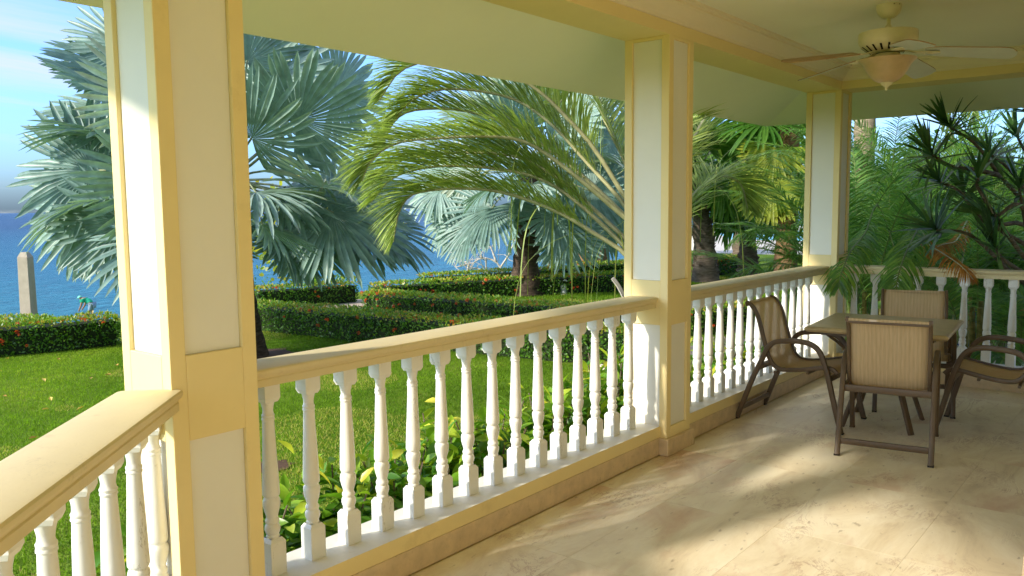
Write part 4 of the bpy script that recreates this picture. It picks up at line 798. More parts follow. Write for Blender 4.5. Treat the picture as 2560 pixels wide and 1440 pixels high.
def trunk(root, P, r, m, seg=14, rough=.06, rings=0, name='trunk', n=24, seed=1):
    rr = np.random.default_rng(seed); P = catmull(P, n); rs = np.interp(np.linspace(0, 1, n), np.linspace(0, 1, len(r)), r)
    V = []; F = []
    for i in range(n):
        for k in range(seg):
            a = 2*math.pi*k/seg; q = rs[i]*(1+rr.normal()*rough+(.05*math.sin(i*2.6) if rings else 0)); V.append(P[i]+np.array([q*math.cos(a), q*math.sin(a), 0]))
    for i in range(n-1):
        for k in range(seg): F.append((i*seg+k, i*seg+(k+1)%seg, (i+1)*seg+(k+1)%seg, (i+1)*seg+k))
    F.append(tuple((n-1)*seg+k for k in range(seg)))
    return link(name, mesh(name, V, F, m, True), root)

def pinnate(P, nl, Ll, seed, ang=55, lift=.25, droop=.35, wd=.016, prof=None, rr=(.02, .004), start=.12, vshape=0.0, tw=0.0, upv=(0,0,1), dead=0, rcol=.5, sides=(-1,1), jit=.10):
    """feather frond along rachis points P"""
    r = np.random.default_rng(seed); n = 26; C = catmull(P, n); up = np.array(upv, float)
    T = unit(np.gradient(C, axis=0)); S = unit(np.cross(T, up)); U = np.cross(S, T)
    k = 5; a = np.arange(k)*2*np.pi/k; rad = np.linspace(rr[0], rr[1], n)
    PV = (C[:, None, :]+S[:, None, :]*(rad[:, None]*np.cos(a))[..., None]+U[:, None, :]*(.7*rad[:, None]*np.sin(a))[..., None]).reshape(-1, 3)
    i = np.arange((n-1)*k); PF = np.stack([i, (i//k)*k+(i+1)%k, (i//k)*k+(i+1)%k+k, i+k], -1)
    VV = [PV]; FF = [PF]; RN = [np.full(len(PV), rcol)]; MI = [np.ones(len(PF))]; off = len(PV)
    for sg in sides:
        u = np.linspace(start, .995, nl)+r.normal(size=nl)*.3/nl; u = np.clip(u, 0, .999); fi = u*(n-1); i0 = fi.astype(int); fr = (fi-i0)[:, None]
        i1 = np.minimum(i0+1, n-1)
        base = C[i0]*(1-fr)+C[i1]*fr; t = unit(T[i0]*(1-fr)+T[i1]*fr); s = unit(S[i0]*(1-fr)+S[i1]*fr)*sg; uu = np.cross(s, t)*sg; uu = uu*np.sign(uu@up+1e-6)[:, None]
        L = Ll*(np.sin(np.pi*np.clip((u-start)/(1-start), 0, 1)**.75*.86+.28)**.8)*r.uniform(.85, 1.1, nl)
        an = np.radians(ang-22*u+r.normal(size=nl)*5)[:, None]
        lf = lift+vshape+r.normal(size=(nl, 1))*jit
        d = unit(t*np.cos(an)+s*np.sin(an)+uu*lf)
        g = np.array([0, 0, -1.0]); pts = []
        dr = droop*r.uniform(.7, 1.3, (nl, 1))
        st = np.array([0, .25, .55, .82, 1.0]); p = base; q = d
        pts.append(p)
        for j in range(4):
            q = unit(d+g*dr*2.2*st[j+1]**1.5*1.0); p = p+q*(L[:, None]*(st[j+1]-st[j])); pts.append(p)
        pts = np.stack(pts, 1)
        side = unit(np.cross(d, uu*.9+t*.35+r.normal(size=(nl, 3))*.15))
        w_ = wd*np.array([.55, 1.0, .9, .55, .05])*r.uniform(.8, 1.2, (nl, 1))
        A = pts-side[:, None, :]*w_[..., None]*.5; B = pts+side[:, None, :]*w_[..., None]*.5
        V = np.stack([A, B], 2).reshape(-1, 3); b0 = (np.arange(nl)*10)[:, None]
        F = np.concatenate([b0+np.array([[2*j, 2*j+1, 2*j+3, 2*j+2]]) for j in range(4)])
        VV.append(V); FF.append(F+off); off += len(V); RN.append(np.repeat(np.clip(.12+r.random(nl)*.6+dead, 0, 1), 10)); MI.append(np.zeros(len(F)))
    return np.vstack(VV), np.vstack(FF), np.concatenate(RN), np.concatenate(MI)
def put_pinnate(root, P, nl, Ll, seed, mats, name='frond', **k):
    V, F, r, mi = pinnate(P, nl, Ll, seed, **k)
    return link(name, mesh(name, V, F, mats, False, r, mi), root)
def arching(o, az, el, L, sag, n=7):
    """rachis that leaves o at elevation el and arches over under its weight"""
    P = [np.array(o, float)]; e = el
    for i in range(n-1):
        P.append(P[-1]+np.array([math.cos(az)*math.cos(e), math.sin(az)*math.cos(e), math.sin(e)])*L/(n-1)); e -= sag/(n-1)*(.5+1.1*i/(n-1))
    return P

# ------------------------------------------------------------------ hedges
H = K['H']
hedge('low clipped hedge with red flowers across the lawn, left of the nearest column', H['H1'], nflow=26, dens=1300)
hedge('small clipped hedge in front of the concrete post', [H_[:2] for H_ in K['H1b']], h=.36, th=.5, zb=-.68, nflow=8, leaf=.05, dens=900)
hedge('longest hedge along the far side of the lawn, in shade under the silver palm', H['H2'], nflow=30, dens=1300)
hedge('hedge behind the tan path, thick with orange flowers at its left end', H['H3'], nflow=46, leaf=.05, dens=1000, flow_at=.03)
hedge('hedge running behind the dark trunk of the silver palm', H['H4'], nflow=40, leaf=.055, dens=800)
hedge('thin far hedge against the blue water, left of the palm trunk', H['H5'], nflow=22, leaf=.06, dens=700)
hedge('short far hedge with orange flowers right of the palm trunk', H['H6'], nflow=20, leaf=.06, dens=700)
hedge('ragged hedge with holes beneath the silver palm leaves, left of the path', H['H7'], nflow=12, leaf=.055, dens=700, wild=16)
hedge('sunny green hedge by the path seen between the balusters', H['H9'], nflow=14, leaf=.05, dens=1000)
hedge('dark hedge with a row of red flowers behind the rough palm trunk', K['H8'], nflow=30, leaf=.065, dens=700)

# ------------------------------------------------------------------ silver fan palms
cam0 = np.array([2.36, .14, 1.5])
def silver_palm(label, spec, R0, trunk_r, seed, lmin=.25, barkm=BARKD, n_extra=0):
    base = np.array(spec['base']); c = np.array(spec['c']); root = thing('silver_fan_palm', label, 'palm tree', tuple(base), 0, 'silver fan palms in the garden')
    top = c-base; r = np.random.default_rng(seed)
    trunk(root, [np.array([0,0,-.05]), top*np.array([.3,.3,.3]), top*np.array([.7,.7,.65]), top*.98], trunk_r, barkm, seed=seed, rings=1)
    L = list(spec['leaves'])
    tc_ = unit(cam0-c)
    for i in range(n_extra):
        d = unit(r.normal(size=3)+np.array([0,0,.25])); L.append((list(c+d*r.uniform(.55, .95)*R0), R0*r.uniform(.8, 1.05)))
    for i, (h, R) in enumerate(L):
        v = np.array(h)-c; dist = max(np.linalg.norm(v), lmin); d = unit(v)
        nrm = np.array([0,0,.55])+tc_*.70+r.normal(size=3)*.52
        put_fan(root, top, d, nrm, R, dist, seed*100+i, [BISM, PETM], cup=r.uniform(.15, .5), droop=r.uniform(.08, .3), nseg=44, pr=.015, split=r.uniform(.48,.60), rot=(.55 if i in (9,22) and n_extra == 0 else None))
    return root
silver_palm('huge silver fan palm behind the nearest column, leaves spilling out on both sides', K['P1'], 1.0, [.25,.20,.19,.2], 11)
silver_palm('silver fan palm on a thick dark trunk rising between the hedges', K['P2'], 1.0, [.42,.29,.26,.24,.26], 12)
for nm, lab in (('P3', 'small distant silver palm with brown trunk just right of the dark trunk'), ('P4', 'distant silver palm with hanging grey leaves beyond the far hedge'), ('P5', 'farthest silver palm showing behind the arching stems')):
    q = dict(K[nm]); q['leaves'] = []; silver_palm(lab, q, q['R'], [.30,.2,.18,.2], 20+int(nm[1]), n_extra=22, barkm=BARKB)

# ------------------------------------------------------------------ triangle palm by the veranda
tp = K['TP']; b = np.array(tp['base']); root = thing('feather_palm', 'arching green feather palm growing beside the middle column', 'palm tree', tuple(b))
trunk(root, [np.array([0,0,-.05]), np.array([0,0,.5]), np.array(tp['fr'][0][0])-b+np.array([.05,.05,-.25])], [.2,.17,.14], BARKB, seed=5)
for i, f in enumerate(tp['fr']):
    if i == 9: continue
    P = [np.array(p)-b for p in f]; P = [np.array(tp['fr'][0][0])-b+np.array([.04,.04,-.2])]+P
    Lt = sum(np.linalg.norm(np.diff(np.array(P), axis=0), axis=1))
    put_pinnate(root, P, int(125*Lt/2.2)+40, .78, 300+i, [FEATH, RACHM], ang=52, lift=.42, droop=.24, wd=.0135, rr=(.042, .007), start=.30, jit=.10, dead=.12 if i == 0 else 0)
# loose hanging threads of the lowest leaflets
r = np.random.default_rng(77)
for k in range(34):
    f = tp['fr'][int(r.choice([0, 1, 2, 10, 11]))]; p = np.array(f[int(r.integers(1, 4))])-b
    d = np.array([r.normal()*.35-.25, r.normal()*.3, r.uniform(.0, .35)]); Q = [p, p+d*.45+np.array([0,0,.04]), p+d*.8+np.array([0,0,-.18]), p+d*.95+np.array([0,0,-.5]), p+d*1.0+np.array([0,0,-r.uniform(.7,1.15)])]
    mb = MB().sweep(catmull(Q, 12), [(.007,0),(0,.002),(-.007,0),(0,-.002)]); me = mb.mesh('hanging_leaflet', FEATH); at = me.attributes.new('rnd', 'FLOAT', 'POINT'); at.data.foreach_set('value', np.full(len(me.vertices), r.uniform(.55, .92), dtype=np.float32)); link('hanging_leaflet', me, root)
bo = np.array(K['boot'])
link('leaf_base', MB().sweep(catmull([bo[0]-b, (bo[0]*.5+bo[1]*.5)-b+np.array([0,0,.02]), bo[1]-b], 8), [(.05,.0),(.02,.025),(-.02,.025),(-.05,.0),(-.02,-.012),(.02,-.012)]).mesh('leaf_base', TWIG), root)

# ------------------------------------------------------------------ green fan palms beyond the middle column
def fan_palm(label, spec, R, trunk_r, n, seed, m=FANG, barkm=BARKG, leaves=(), petl=.9, boots=0, elmin=-.6, group='green fan palms'):
    base = np.array(spec['base']); c = np.array(spec['c']); root = thing('fan_palm', label, 'palm tree', tuple(base), 0, group)
    top = c-base; r = np.random.default_rng(seed)
    trunk(root, [np.array([0,0,-.05]), top*np.array([.2,.2,.35]), top*np.array([.7,.7,.7]), top*.99], trunk_r, barkm, seed=seed, rings=1, rough=.09)
    for i in range(n):
        az = i*2.399+r.normal()*.2; el = math.sin(1)*0+r.uniform(elmin, 1.15); d = np.array([math.cos(az)*math.cos(el), math.sin(az)*math.cos(el), math.sin(el)])
        nrm = np.array([0,0,1.0])*.8+r.normal(size=3)*.25+d*.2
        put_fan(root, top, d, nrm, R*r.uniform(.85, 1.1), petl*R*r.uniform(.7, 1.2), seed*100+i, [m, PETM], nseg=34, spread=math.radians(255), cup=r.uniform(.1,.3), droop=r.uniform(.3,.6), split=.5, pr=.014)
    for hub, tip in leaves:
        hub = np.array(hub)-base; tip = np.array(tip)-base; d = tip-hub; Rl = np.linalg.norm(d); d = unit(d)
        V, F, rn, mi = fan_leaf(Rl*1.05, 34, math.radians(200), .02, seed+int(abs(hub[0]*91))%97, cup=.06, droop=.03, split=.8, pr=.01, arch=.02)
        W_ = V@frame(d, unit(cam0-(hub+base))+np.array([0,0,.2])).T+hub
        link('frond', mesh('frond', W_, F, [FANY, PETM], False, rn, mi), root, label='bright yellow-green drooping frond')
        st = MB().tube(catmull([top*.98, (top+hub)/2+np.array([0,0,.12]), hub], 8), .016, 6); link('petiole', st.mesh('petiole', FANY), root)
    if boots:
        bb = MB()
        for i in range(boots):
            z = r.uniform(.05, .92); a = r.uniform(0, 6.28); p = top*z*np.array([.8,.8,1]); q = np.interp(z, np.linspace(0,1,len(trunk_r)), trunk_r)
            o = np.array([math.cos(a), math.sin(a), 0]); s = np.array([-math.sin(a), math.cos(a), 0])
            bb.add([p+o*q*.85+s*.07-np.array([0,0,.04]), p+o*q*.85-s*.07-np.array([0,0,.04]), p+o*(q+.06)+s*.025+np.array([0,0,.11]), p+o*(q+.06)-s*.025+np.array([0,0,.11]), p+o*(q*.9)+np.array([0,0,.06])], [(0,1,3,2),(2,3,4),(0,2,4),(1,4,3)])
        link('leaf_stubs', bb.mesh('leaf_stubs', BARKG), root, kind='stuff')
    return root
fan_palm('rough grey-trunked fan palm standing beside the dark flowering hedge', K['W1'], 1.15, [.36,.25,.21,.22], 26, 31, boots=70, petl=.9)
fan_palm('squat dark green fan palm with a short shaggy trunk', K['W2'], .95, [.3,.22,.2], 24, 32, boots=30, petl=.7, elmin=-.1)
fan_palm('tall fan palm with two drooping yellow leaves near the corner column', K['W3'], 1.0, [.26,.21,.2,.2], 20, 33, leaves=K['W3']['yl'], boots=50, petl=.9, barkm=BARKB, elmin=-.2)
fan_palm('pale green fan palm farthest away behind the squat one', K['W4'], 1.3, [.3,.22,.2], 22, 34, petl=1.0)

# feather palm whose low fronds sweep left of the corner column
def feather(label, base, P, nl, Ll, seed, mats, stems=(), group='feather palms round the corner', **k):
    base = np.array(base); root = thing('feather_palm', label, 'palm tree', tuple(base), 0, group)
    for i, f in enumerate(P):
        kk = dict(k)
        put_pinnate(root, [np.array(p)-base for p in f], nl, Ll, seed+i, mats, **kk)
    for s in stems:
        mb = MB().tube(catmull([np.array(p)-base for p in s], 10), [.035]*10, 8); link('stem', mb.mesh('stem', BARKM), root)
    return root
ar = K['ar']
feather('low feather palm with fronds sweeping left of the corner column', ar[2], [[np.array(ar[2])]+[np.array(p) for p in f] for f in [K['lf'][0], K['lf'][1], K['lf'][4]]], 84, .38, 400, [ARECA, ARACH], ang=64, lift=.12, droop=.5, wd=.017, rr=(.010,.003), start=.35)
def clump(label, base, n, Lr, seed, Ll=.42, az0=0, az1=6.28, el=(.85, 1.5), sag=(1.2, 2.2), mats=None, spread=.22, nl=84, dead=0, stems=5):
    r = np.random.default_rng(seed); base = np.array(base); root = thing('areca_palm', label, 'palm tree', tuple(base), 0, 'clumping palms beyond the far railing')
    for i in range(n):
        o = np.array([r.normal()*spread, r.normal()*spread, r.uniform(.0, .5)]); az = r.uniform(az0, az1); L = r.uniform(*Lr)
        P = arching(o, az, r.uniform(*el), L, r.uniform(*sag))
        put_pinnate(root, P, nl, Ll*r.uniform(.85, 1.15), seed*50+i, mats or [ARECA, ARACH], ang=58, lift=.18, droop=r.uniform(.2,.5), wd=.016, rr=(.010,.003), start=.3, dead=dead)
    for i in range(stems):
        o = np.array([r.normal()*spread*.8, r.normal()*spread*.8, 0]); mb = MB().tube([o+np.array([0,0,-.05]), o*1.1+np.array([0,0,.4]), o*1.2+np.array([0,0,.9])], [.035,.03,.025], 8); link('stem', mb.mesh('stem', BARKM), root)
    return root
clump('dense dark clumping palm just beyond the far railing, nearest the corner column', (-.45, 10.2, GZ), 30, (2.0, 3.2), 51, el=(.9, 1.5), sag=(.9, 2.0))
clump('clumping palm in the middle beyond the far railing with upright fronds', (.15, 11.3, GZ), 28, (1.7, 2.6), 52, el=(.95, 1.5), sag=(.8, 1.9))
clump('clumping palm at the right beyond the far railing, low and bushy', (.75, 12.4, GZ), 24, (1.3, 2.1), 53, el=(.6, 1.45), sag=(1.0, 2.0))
clump('tall clumping palm farther back between the grey trunk and the house', (-.9, 14.6, GZ), 26, (3.0, 4.2), 54, el=(1.0, 1.5), sag=(.9, 1.9), Ll=.55, nl=84)
clump('very tall clumping palm closing the gap beside the grey trunk', (-.75, 13.4, GZ), 24, (3.2, 4.3), 56, el=(1.05, 1.5), sag=(.7, 1.6), Ll=.5)
clump('clumping palm against the yellow garden wall at the far right', (1.5, 13.7, GZ), 22, (2.6, 3.8), 57, el=(1.0, 1.5), sag=(.8, 1.7), Ll=.5)
clump('low clumping palm close behind the far railing, right of the orange fronds', (.95, 9.5, GZ), 18, (1.0, 1.7), 58, el=(.7, 1.4), sag=(1.0, 1.9), Ll=.34)
# fronds hanging over the far railing
ov = K['over']
feather('young palm whose green frond hangs over the far railing', (.35, 9.4, GZ), [[(.35,9.4,-.3),(.3,9.3,.4)]+ov[0], [(.3,9.4,-.3),(.2,9.35,.4)]+ov[1]], 80, .34, 430, [ARECA, ARACH], ang=60, lift=.05, droop=.7, wd=.013, rr=(.013,.004), start=.45)
feather('dying palm with orange fronds drooping over the far railing', (.5, 9.7, GZ), [[(.5,9.7,-.3),(.42,9.6,.4)]+ov[2], [(.5,9.7,-.3),(.55,9.6,.4)]+ov[3]], 70, .23, 440, [DYING, RACHM], ang=55, lift=.05, droop=.55, wd=.010, rr=(.013,.004), start=.45)

# coconut palm: grey lichened trunk, crown above the eave, long fronds hanging down
cb = np.array([K['coco']['base'][0], K['coco']['base'][1], GZ]); cs = thing('coconut_palm', 'tall palm with grey lichen-spotted trunk right of the corner column', 'palm tree', tuple(cb))
ctop = np.array([.05, .1, 5.2])
trunk(cs, [np.array([0,0,-.05]), np.array([.02,.02,1.5]), np.array([.03,.08,3.2]), ctop], [.26,.185,.17,.16], BARKL, seed=8, rings=1, rough=.02)
r = np.random.default_rng(88)
for i in range(18):
    az = i*2.399; P = arching(ctop, az, r.uniform(.1, 1.1), r.uniform(3.0, 3.9), r.uniform(1.7, 2.6), 8)
    put_pinnate(cs, P, 70, .8, 500+i, [FEATH, RACHM], ang=60, lift=-.05, droop=.9, wd=.030, rr=(.03,.006), start=.14)
cb2 = np.array([.9, 15.8, GZ]); cs2 = thing('coconut_palm', 'palm with long hanging fronds in front of the red-tiled roof', 'palm tree', tuple(cb2)); ctop2 = np.array([0, 0, 4.6])
trunk(cs2, [np.array([0,0,-.05]), np.array([.05,0,2]), ctop2], [.2,.15,.14], BARKL, seed=9, rings=1, rough=.02)
for i in range(16):
    az = i*2.399+.6; P = arching(ctop2, az, r.uniform(.0, 1.0), r.uniform(2.6, 3.4), r.uniform(1.7, 2.6), 8)
    put_pinnate(cs2, P, 66, .75, 540+i, [FEATH, RACHM], ang=60, lift=-.05, droop=.9, wd=.030, rr=(.03,.006), start=.14)

# spiky dragon tree reaching in from the right
dr = {'br': [[list(cam0+(np.array(p)-cam0)*.742) for p in f] for f in K['dr']['br']]}; dbase = np.array([1.62, 8.75, GZ]); dt = thing('dragon_tree', 'branching spiky-leaved tree reaching in from the right, dark rosettes', 'tree', tuple(dbase))
rosM = []
def rosette(seed):
    r = np.random.default_rng(seed); V = []; F = []; R = []; n = 34
    for i in range(n):
        az = i*2.399+r.normal()*.15; el = r.uniform(-.25, 1.35); L = .36*r.uniform(.8, 1.1); d = np.array([math.cos(az)*math.cos(el), math.sin(az)*math.cos(el), math.sin(el)]); s = unit(np.cross(d, [0,0,1.0])); p = np.array([0,0,-.05+.1*el/1.3]); o = len(V)
        for j, (t, w_) in enumerate(((0,.010),(.3,.015),(.65,.013),(1,.002))):
            q = p+d*L*t+np.array([0,0,-.10*L/.5*t*t*(.9-.4*el)]); V += [q-s*w_, q+s*w_]
        F += [[o+2*j, o+2*j+1, o+2*j+3, o+2*j+2] for j in range(3)]; R += [r.random()]*8
    return mesh('leaf_rosette', V, np.array(F), DRACM, False, R)
rosM = [rosette(600+k) for k in range(5)]
bt = MB()
bt.tube(catmull([(0,0,-.05), (.03,-.1,.6), np.array(dr['br'][0][0])-dbase], 10), [.05]*10, 8)
link('trunk', bt.mesh('trunk', BRANCH, True), dt)
for i, f in enumerate(dr['br']):
    C = catmull([np.array(p)-dbase for p in f], 14)
    link('branch', MB().tube(C, list(np.linspace(.025, .011, 14)), 7).mesh('branch', BRANCH, True), dt)
    d = unit(C[-1]-C[-4]); o = link('leaf_rosette', rosM[i % 5], dt, tuple(C[-1]))
    o.rotation_mode = 'QUATERNION'; o.rotation_quaternion = Vector(d+np.array([0,0,.7])).to_track_quat('Z', 'Y'); s = random.uniform(.9, 1.15); o.scale = (s, s, s)

# mossy young palm in the pebble bed
mb0 = np.array(K['mossy'][0]); mp_ = thing('young_palm', 'slim young palm with mossy yellow trunk in the pebble bed', 'palm tree', tuple(mb0))
trunk(mp_, [np.array([0,0,-.05]), np.array([.02,0,.3]), np.array([-.04,.0,.6]), np.array([-.06,0,.78])], [.085,.075,.07,.095], BARKM, seed=3, rough=.05)
for i in range(9):
    P = arching(np.array([-.06,0,.75]), i*.7+.2, r.uniform(.2, 1.2), r.uniform(.9, 1.4), r.uniform(1.4, 2.4)); put_pinnate(mp_, P, 34, .30, 560+i, [DYING if i in (1, 5) else ARECA, RACHM], ang=58, lift=.1, droop=.5, wd=.014, rr=(.010,.003), start=.25)
pb = MB(); r = np.random.default_rng(5)
sm = []
for k in range(5):
    q = np.random.default_rng(k); V = []; F = []
    b_ = MB().lathe([(.3,-.8),(.85,-.35),(1,.1),(.7,.65),(.25,.9)], 0, 0, 7); V = np.array(b_.V)*(1+q.normal(size=(len(b_.V), 1))*.08); sm.append(mesh('pebble', V, b_.F, STONEP, False))
bed = sheet('pebble_bed', [(-.4,12.35),(2.2,12.35),(2.2,13.0),(-.4,13.0)], GZ+.010, SOIL)
def pebbles(bed_, n, fx, fy, lo, hi, z):
    V = []; F = []; o = 0; r = np.random.default_rng(n)
    for k in range(n):
        me = sm[k % 5]; v = np.array([q.co[:] for q in me.vertices]); s = r.uniform(lo, hi); a = r.uniform(0, 6); v = v*np.array([s*1.3, s, s*.7]); v = np.stack([v[:,0]*math.cos(a)-v[:,1]*math.sin(a), v[:,0]*math.sin(a)+v[:,1]*math.cos(a), v[:,2]], -1)+np.array([fx(r), fy(r), z])
        V += v.tolist(); F += [[i+o for i in p.vertices] for p in me.polygons]; o += len(v)
    link('pebbles', mesh('pebbles', V, F, STONEP), bed_, kind='stuff')
pebbles(bed, 220, lambda r: r.uniform(-.35, 2.0), lambda r: 12.4+abs(r.normal())*.25, .025, .05, GZ+.03)
bed2 = sheet('pebble_bed', [(-2.95,7.95),(-2.2,7.95),(-2.2,8.5),(-2.95,8.5)], GZ+.010, STONEP)
pebbles(bed2, 140, lambda r: r.uniform(-2.95,-2.2), lambda r: r.uniform(7.95,8.5), .018, .035, GZ+.02)

# neighbour house with a red-tiled roof, boundary wall
hs = thing('neighbour_house', 'peach house with a red barrel-tiled roof behind the palms', 'house', (2.2, 19, GZ))
MB().box(-1.6, 7, 0, 5, -.1, 3.9).build('wall', PEACH, hs)
MB().box(-1.75, 7, -.35, 0-.002, 3.42, 3.55).build('eave_beam', ROOFT, hs)
wf = MB().box(-.9, .1, -.03, -.002, 1.2, 2.6).build('window_frame', WHITE, hs); MB().box(-.82, .02, -.034, -.031, 1.28, 2.52).build('pane', paint('dark_glass', (.03,.04,.05), .1, .02, 3, 0, spec=.6), wf)
tile = MB()
seg = 7
V = []; F = []
for y_, rr_ in ((0, .088), (.36, .078)):
    for k in range(seg+1):
        a = math.pi*k/seg; V.append((math.cos(a)*rr_, y_, math.sin(a)*rr_)); 
    for k in range(seg+1):
        a = math.pi*k/seg; V.append((math.cos(a)*(rr_-.014), y_, math.sin(a)*(rr_-.014)))
m1 = 2*(seg+1)
for k in range(seg):
    F += [(k, k+1, m1+k+1, m1+k), (seg+1+k+1, seg+1+k, m1+seg+1+k, m1+seg+1+k+1), (k, seg+1+k, seg+1+k+1, k+1)]
TM = mesh('roof_tile', V, F, ROOFT)
rf = MB().add([(-1.8,-.4,3.5),(7,-.4,3.5),(7,2.2,4.7),(-1.8,2.2,4.7),(-1.8,-.4,3.56),(7,-.4,3.56),(7,2.2,4.76),(-1.8,2.2,4.76)], [(0,3,2,1),(4,5,6,7),(0,1,5,4),(1,2,6,5),(2,3,7,6),(3,0,4,7)]).build('roof', ROOFT, hs)
sl_ = math.atan2(1.2, 2.6)
for i in range(24):
    for j in range(8):
        o = link('roof_tile', TM, rf, (-1.7+i*.2, -.42+j*.3, 3.57+(j*.3)*1.2/2.6)); o.rotation_euler = (sl_+.02, 0, random.uniform(-.02,.02))
wl = thing('garden_wall', 'yellow plastered boundary wall behind the mossy trunk', 'wall', (.55, 14.3, GZ))
MB().box(0, 6, 0, .18, -.1, 1.55).build('wall', YWALL, wl); MB().box(-.03, 6, -.03, .21, 1.552, 1.62).build('coping', CONC, wl)
br_ = np.array(K['barrel']); bl = thing('water_barrel', 'blue plastic barrel partly hidden behind a baluster', 'barrel', tuple(br_))
MB().lathe([(.16,0),(.17,.02),(.175,.3),(.185,.32),(.175,.34),(.175,.58),(.185,.6),(.175,.62),(.165,.82),(.15,.84)], 0, 0, 20).build('body', BLUEP, bl, smooth=True)
MB().lathe([(.10,.842),(.10,.86),(.04,.862)], 0, 0, 16).build('lid', BLUEP, bl)

# dense greenery that closes the view behind the clumping palms
def bushy(label, name, cat, p, rad, n, leaf, m, seed, trunk_h=0, group=None):
    r = np.random.default_rng(seed); root = thing(name, label, cat, p, 0, group)
    d = unit(r.normal(size=(n, 3))); q = d*(r.uniform(.35, 1, (n, 1))**.45)*np.array(rad); lump = 1+.35*(np.sin(d[:, :1]*5+seed)+np.sin(d[:, 1:2]*6+2)+np.sin(d[:, 2:]*5+1))/3
    q = q*lump+np.array([0, 0, rad[2]+trunk_h]); A = unit(rand_dirs(n)+d*.6+np.array([0,0,-.2])); Bs = unit(np.cross(A, rand_dirs(n)))
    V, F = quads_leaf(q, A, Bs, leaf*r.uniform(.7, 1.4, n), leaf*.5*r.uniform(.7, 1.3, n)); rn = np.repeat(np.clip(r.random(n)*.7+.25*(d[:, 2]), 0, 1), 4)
    link('crown', mesh('crown', V, F, m, False, rn), root)
    tk = MB()
    for k in range(4):
        a = k*1.7+seed; tk.tube(catmull([(0,0,-.05),(.1*math.cos(a),.1*math.sin(a),trunk_h*.6+.2*rad[2]),(.5*rad[0]*math.cos(a),.5*rad[1]*math.sin(a),trunk_h+rad[2])], 8), list(np.linspace(.09,.03,8)), 7)
    link('trunk', tk.mesh('trunk', BRANCH, True), root)
    return root
bushy('dark leafy tree closing the view behind the clumping palms', 'leafy_tree', 'tree', (-1.5, 19.5, GZ), (2.6, 1.5, 1.5), 8000, .16, FANG, 71, .3, 'leafy trees behind the palms')
bushy('rounded dark shrub at the foot of the clumping palms', 'leafy_shrub', 'shrub', (-.4, 12.6, GZ), (1.1, .7, .75), 4500, .11, ARECA, 72, 0, 'leafy shrubs behind the railing')
bushy('dark shrub left of the mossy trunk', 'leafy_shrub', 'shrub', (-.05, 13.6, GZ), (.5, .5, .55), 2200, .09, ARECA, 73, 0, 'leafy shrubs behind the railing')

# round-leaved shore tree seen through the silver palm
stp = K['stree']; sb = np.array(stp['base']); st_ = thing('shore_tree', 'small twisted tree with round yellow-green leaves against the sea', 'tree', tuple(sb))
tips = []
for i, f in enumerate(stp['br']):
    C = catmull([np.array(p)-sb for p in f], 12); link('trunk' if i == 0 else 'branch', MB().tube(C, list(np.linspace(.10 if i == 0 else .055, .018, 12)), 7).mesh('branch', BRANCH, True), st_); tips += list(C[3:])
r = np.random.default_rng(41); n = 900; tips = np.array(tips); q = tips[r.integers(0, len(tips), n)]+r.normal(size=(n, 3))*np.array([.45,.45,.38])
V = []; F = []
A = unit(r.normal(size=(n, 3))); Bs = unit(np.cross(A, r.normal(size=(n, 3)))); R = r.uniform(.05, .085, n)
for k in range(6): V.append(q+(A*math.cos(k*math.pi/3)+Bs*math.sin(k*math.pi/3))*R[:, None])
V = np.stack(V, 1).reshape(-1, 3); link('foliage', mesh('foliage', V, np.arange(6*n).reshape(-1, 6), SEAGR, False, np.repeat(r.random(n), 6)), st_, kind='stuff')
bsb = np.array([-15.6, 20.3, -.8])
bs = thing('bare_shrub', 'leafless shrub of bleached white branches in front of the blue water', 'shrub', tuple(bsb))
for f in K['bare']:
    C = catmull([np.array(p)-bsb for p in f], 10); link('branch', MB().tube(C, list(np.linspace(.035, .012, 10)), 6).mesh('branch', TWIG, True), bs)
    for k in range(5):
        p = C[int(r.integers(2, 10))]; d = r.normal(size=3)*np.array([.25,.25,.25])+np.array([0,0,.22]); link('twig', MB().tube(catmull([p, p+d*.6+r.normal(size=3)*.05, p+d*1.3], 6), [.012,.011,.01,.009,.008,.006], 5).mesh('twig', TWIG), bs)

# ------------------------------------------------------------------ leafy shrubs along the railing
LV = []; LVC = []; LVF = []; RV = [.05, .2, .3, .42, .5, .62, .75, .88, 1.0]
for k in range(9):
    r = np.random.default_rng(200+k); L, Wd = .108*r.uniform(.9, 1.2), .048*r.uniform(.9, 1.15); ts = [0, .18, .42, .70, .90, 1.0]; ws = [.05, .55, 1.0, .82, .38, .02]; V = []; F = []
    for t, w_ in zip(ts, ws):
        z = -.28*L*t*t; V += [(L*t, -Wd*w_*.5, z+.10*Wd*w_*2), (L*t, 0, z), (L*t, Wd*w_*.5, z+.10*Wd*w_*2)]
    for i in range(len(ts)-1): F += [(3*i, 3*i+1, 3*i+4, 3*i+3), (3*i+1, 3*i+2, 3*i+5, 3*i+4)]
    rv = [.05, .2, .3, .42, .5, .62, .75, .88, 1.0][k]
    LVC.append(np.array(V)); LVF.append(np.array(F)); LV.append(mesh('leaf', V, np.array(F), SHRUBM, True, np.full(len(V), rv)))
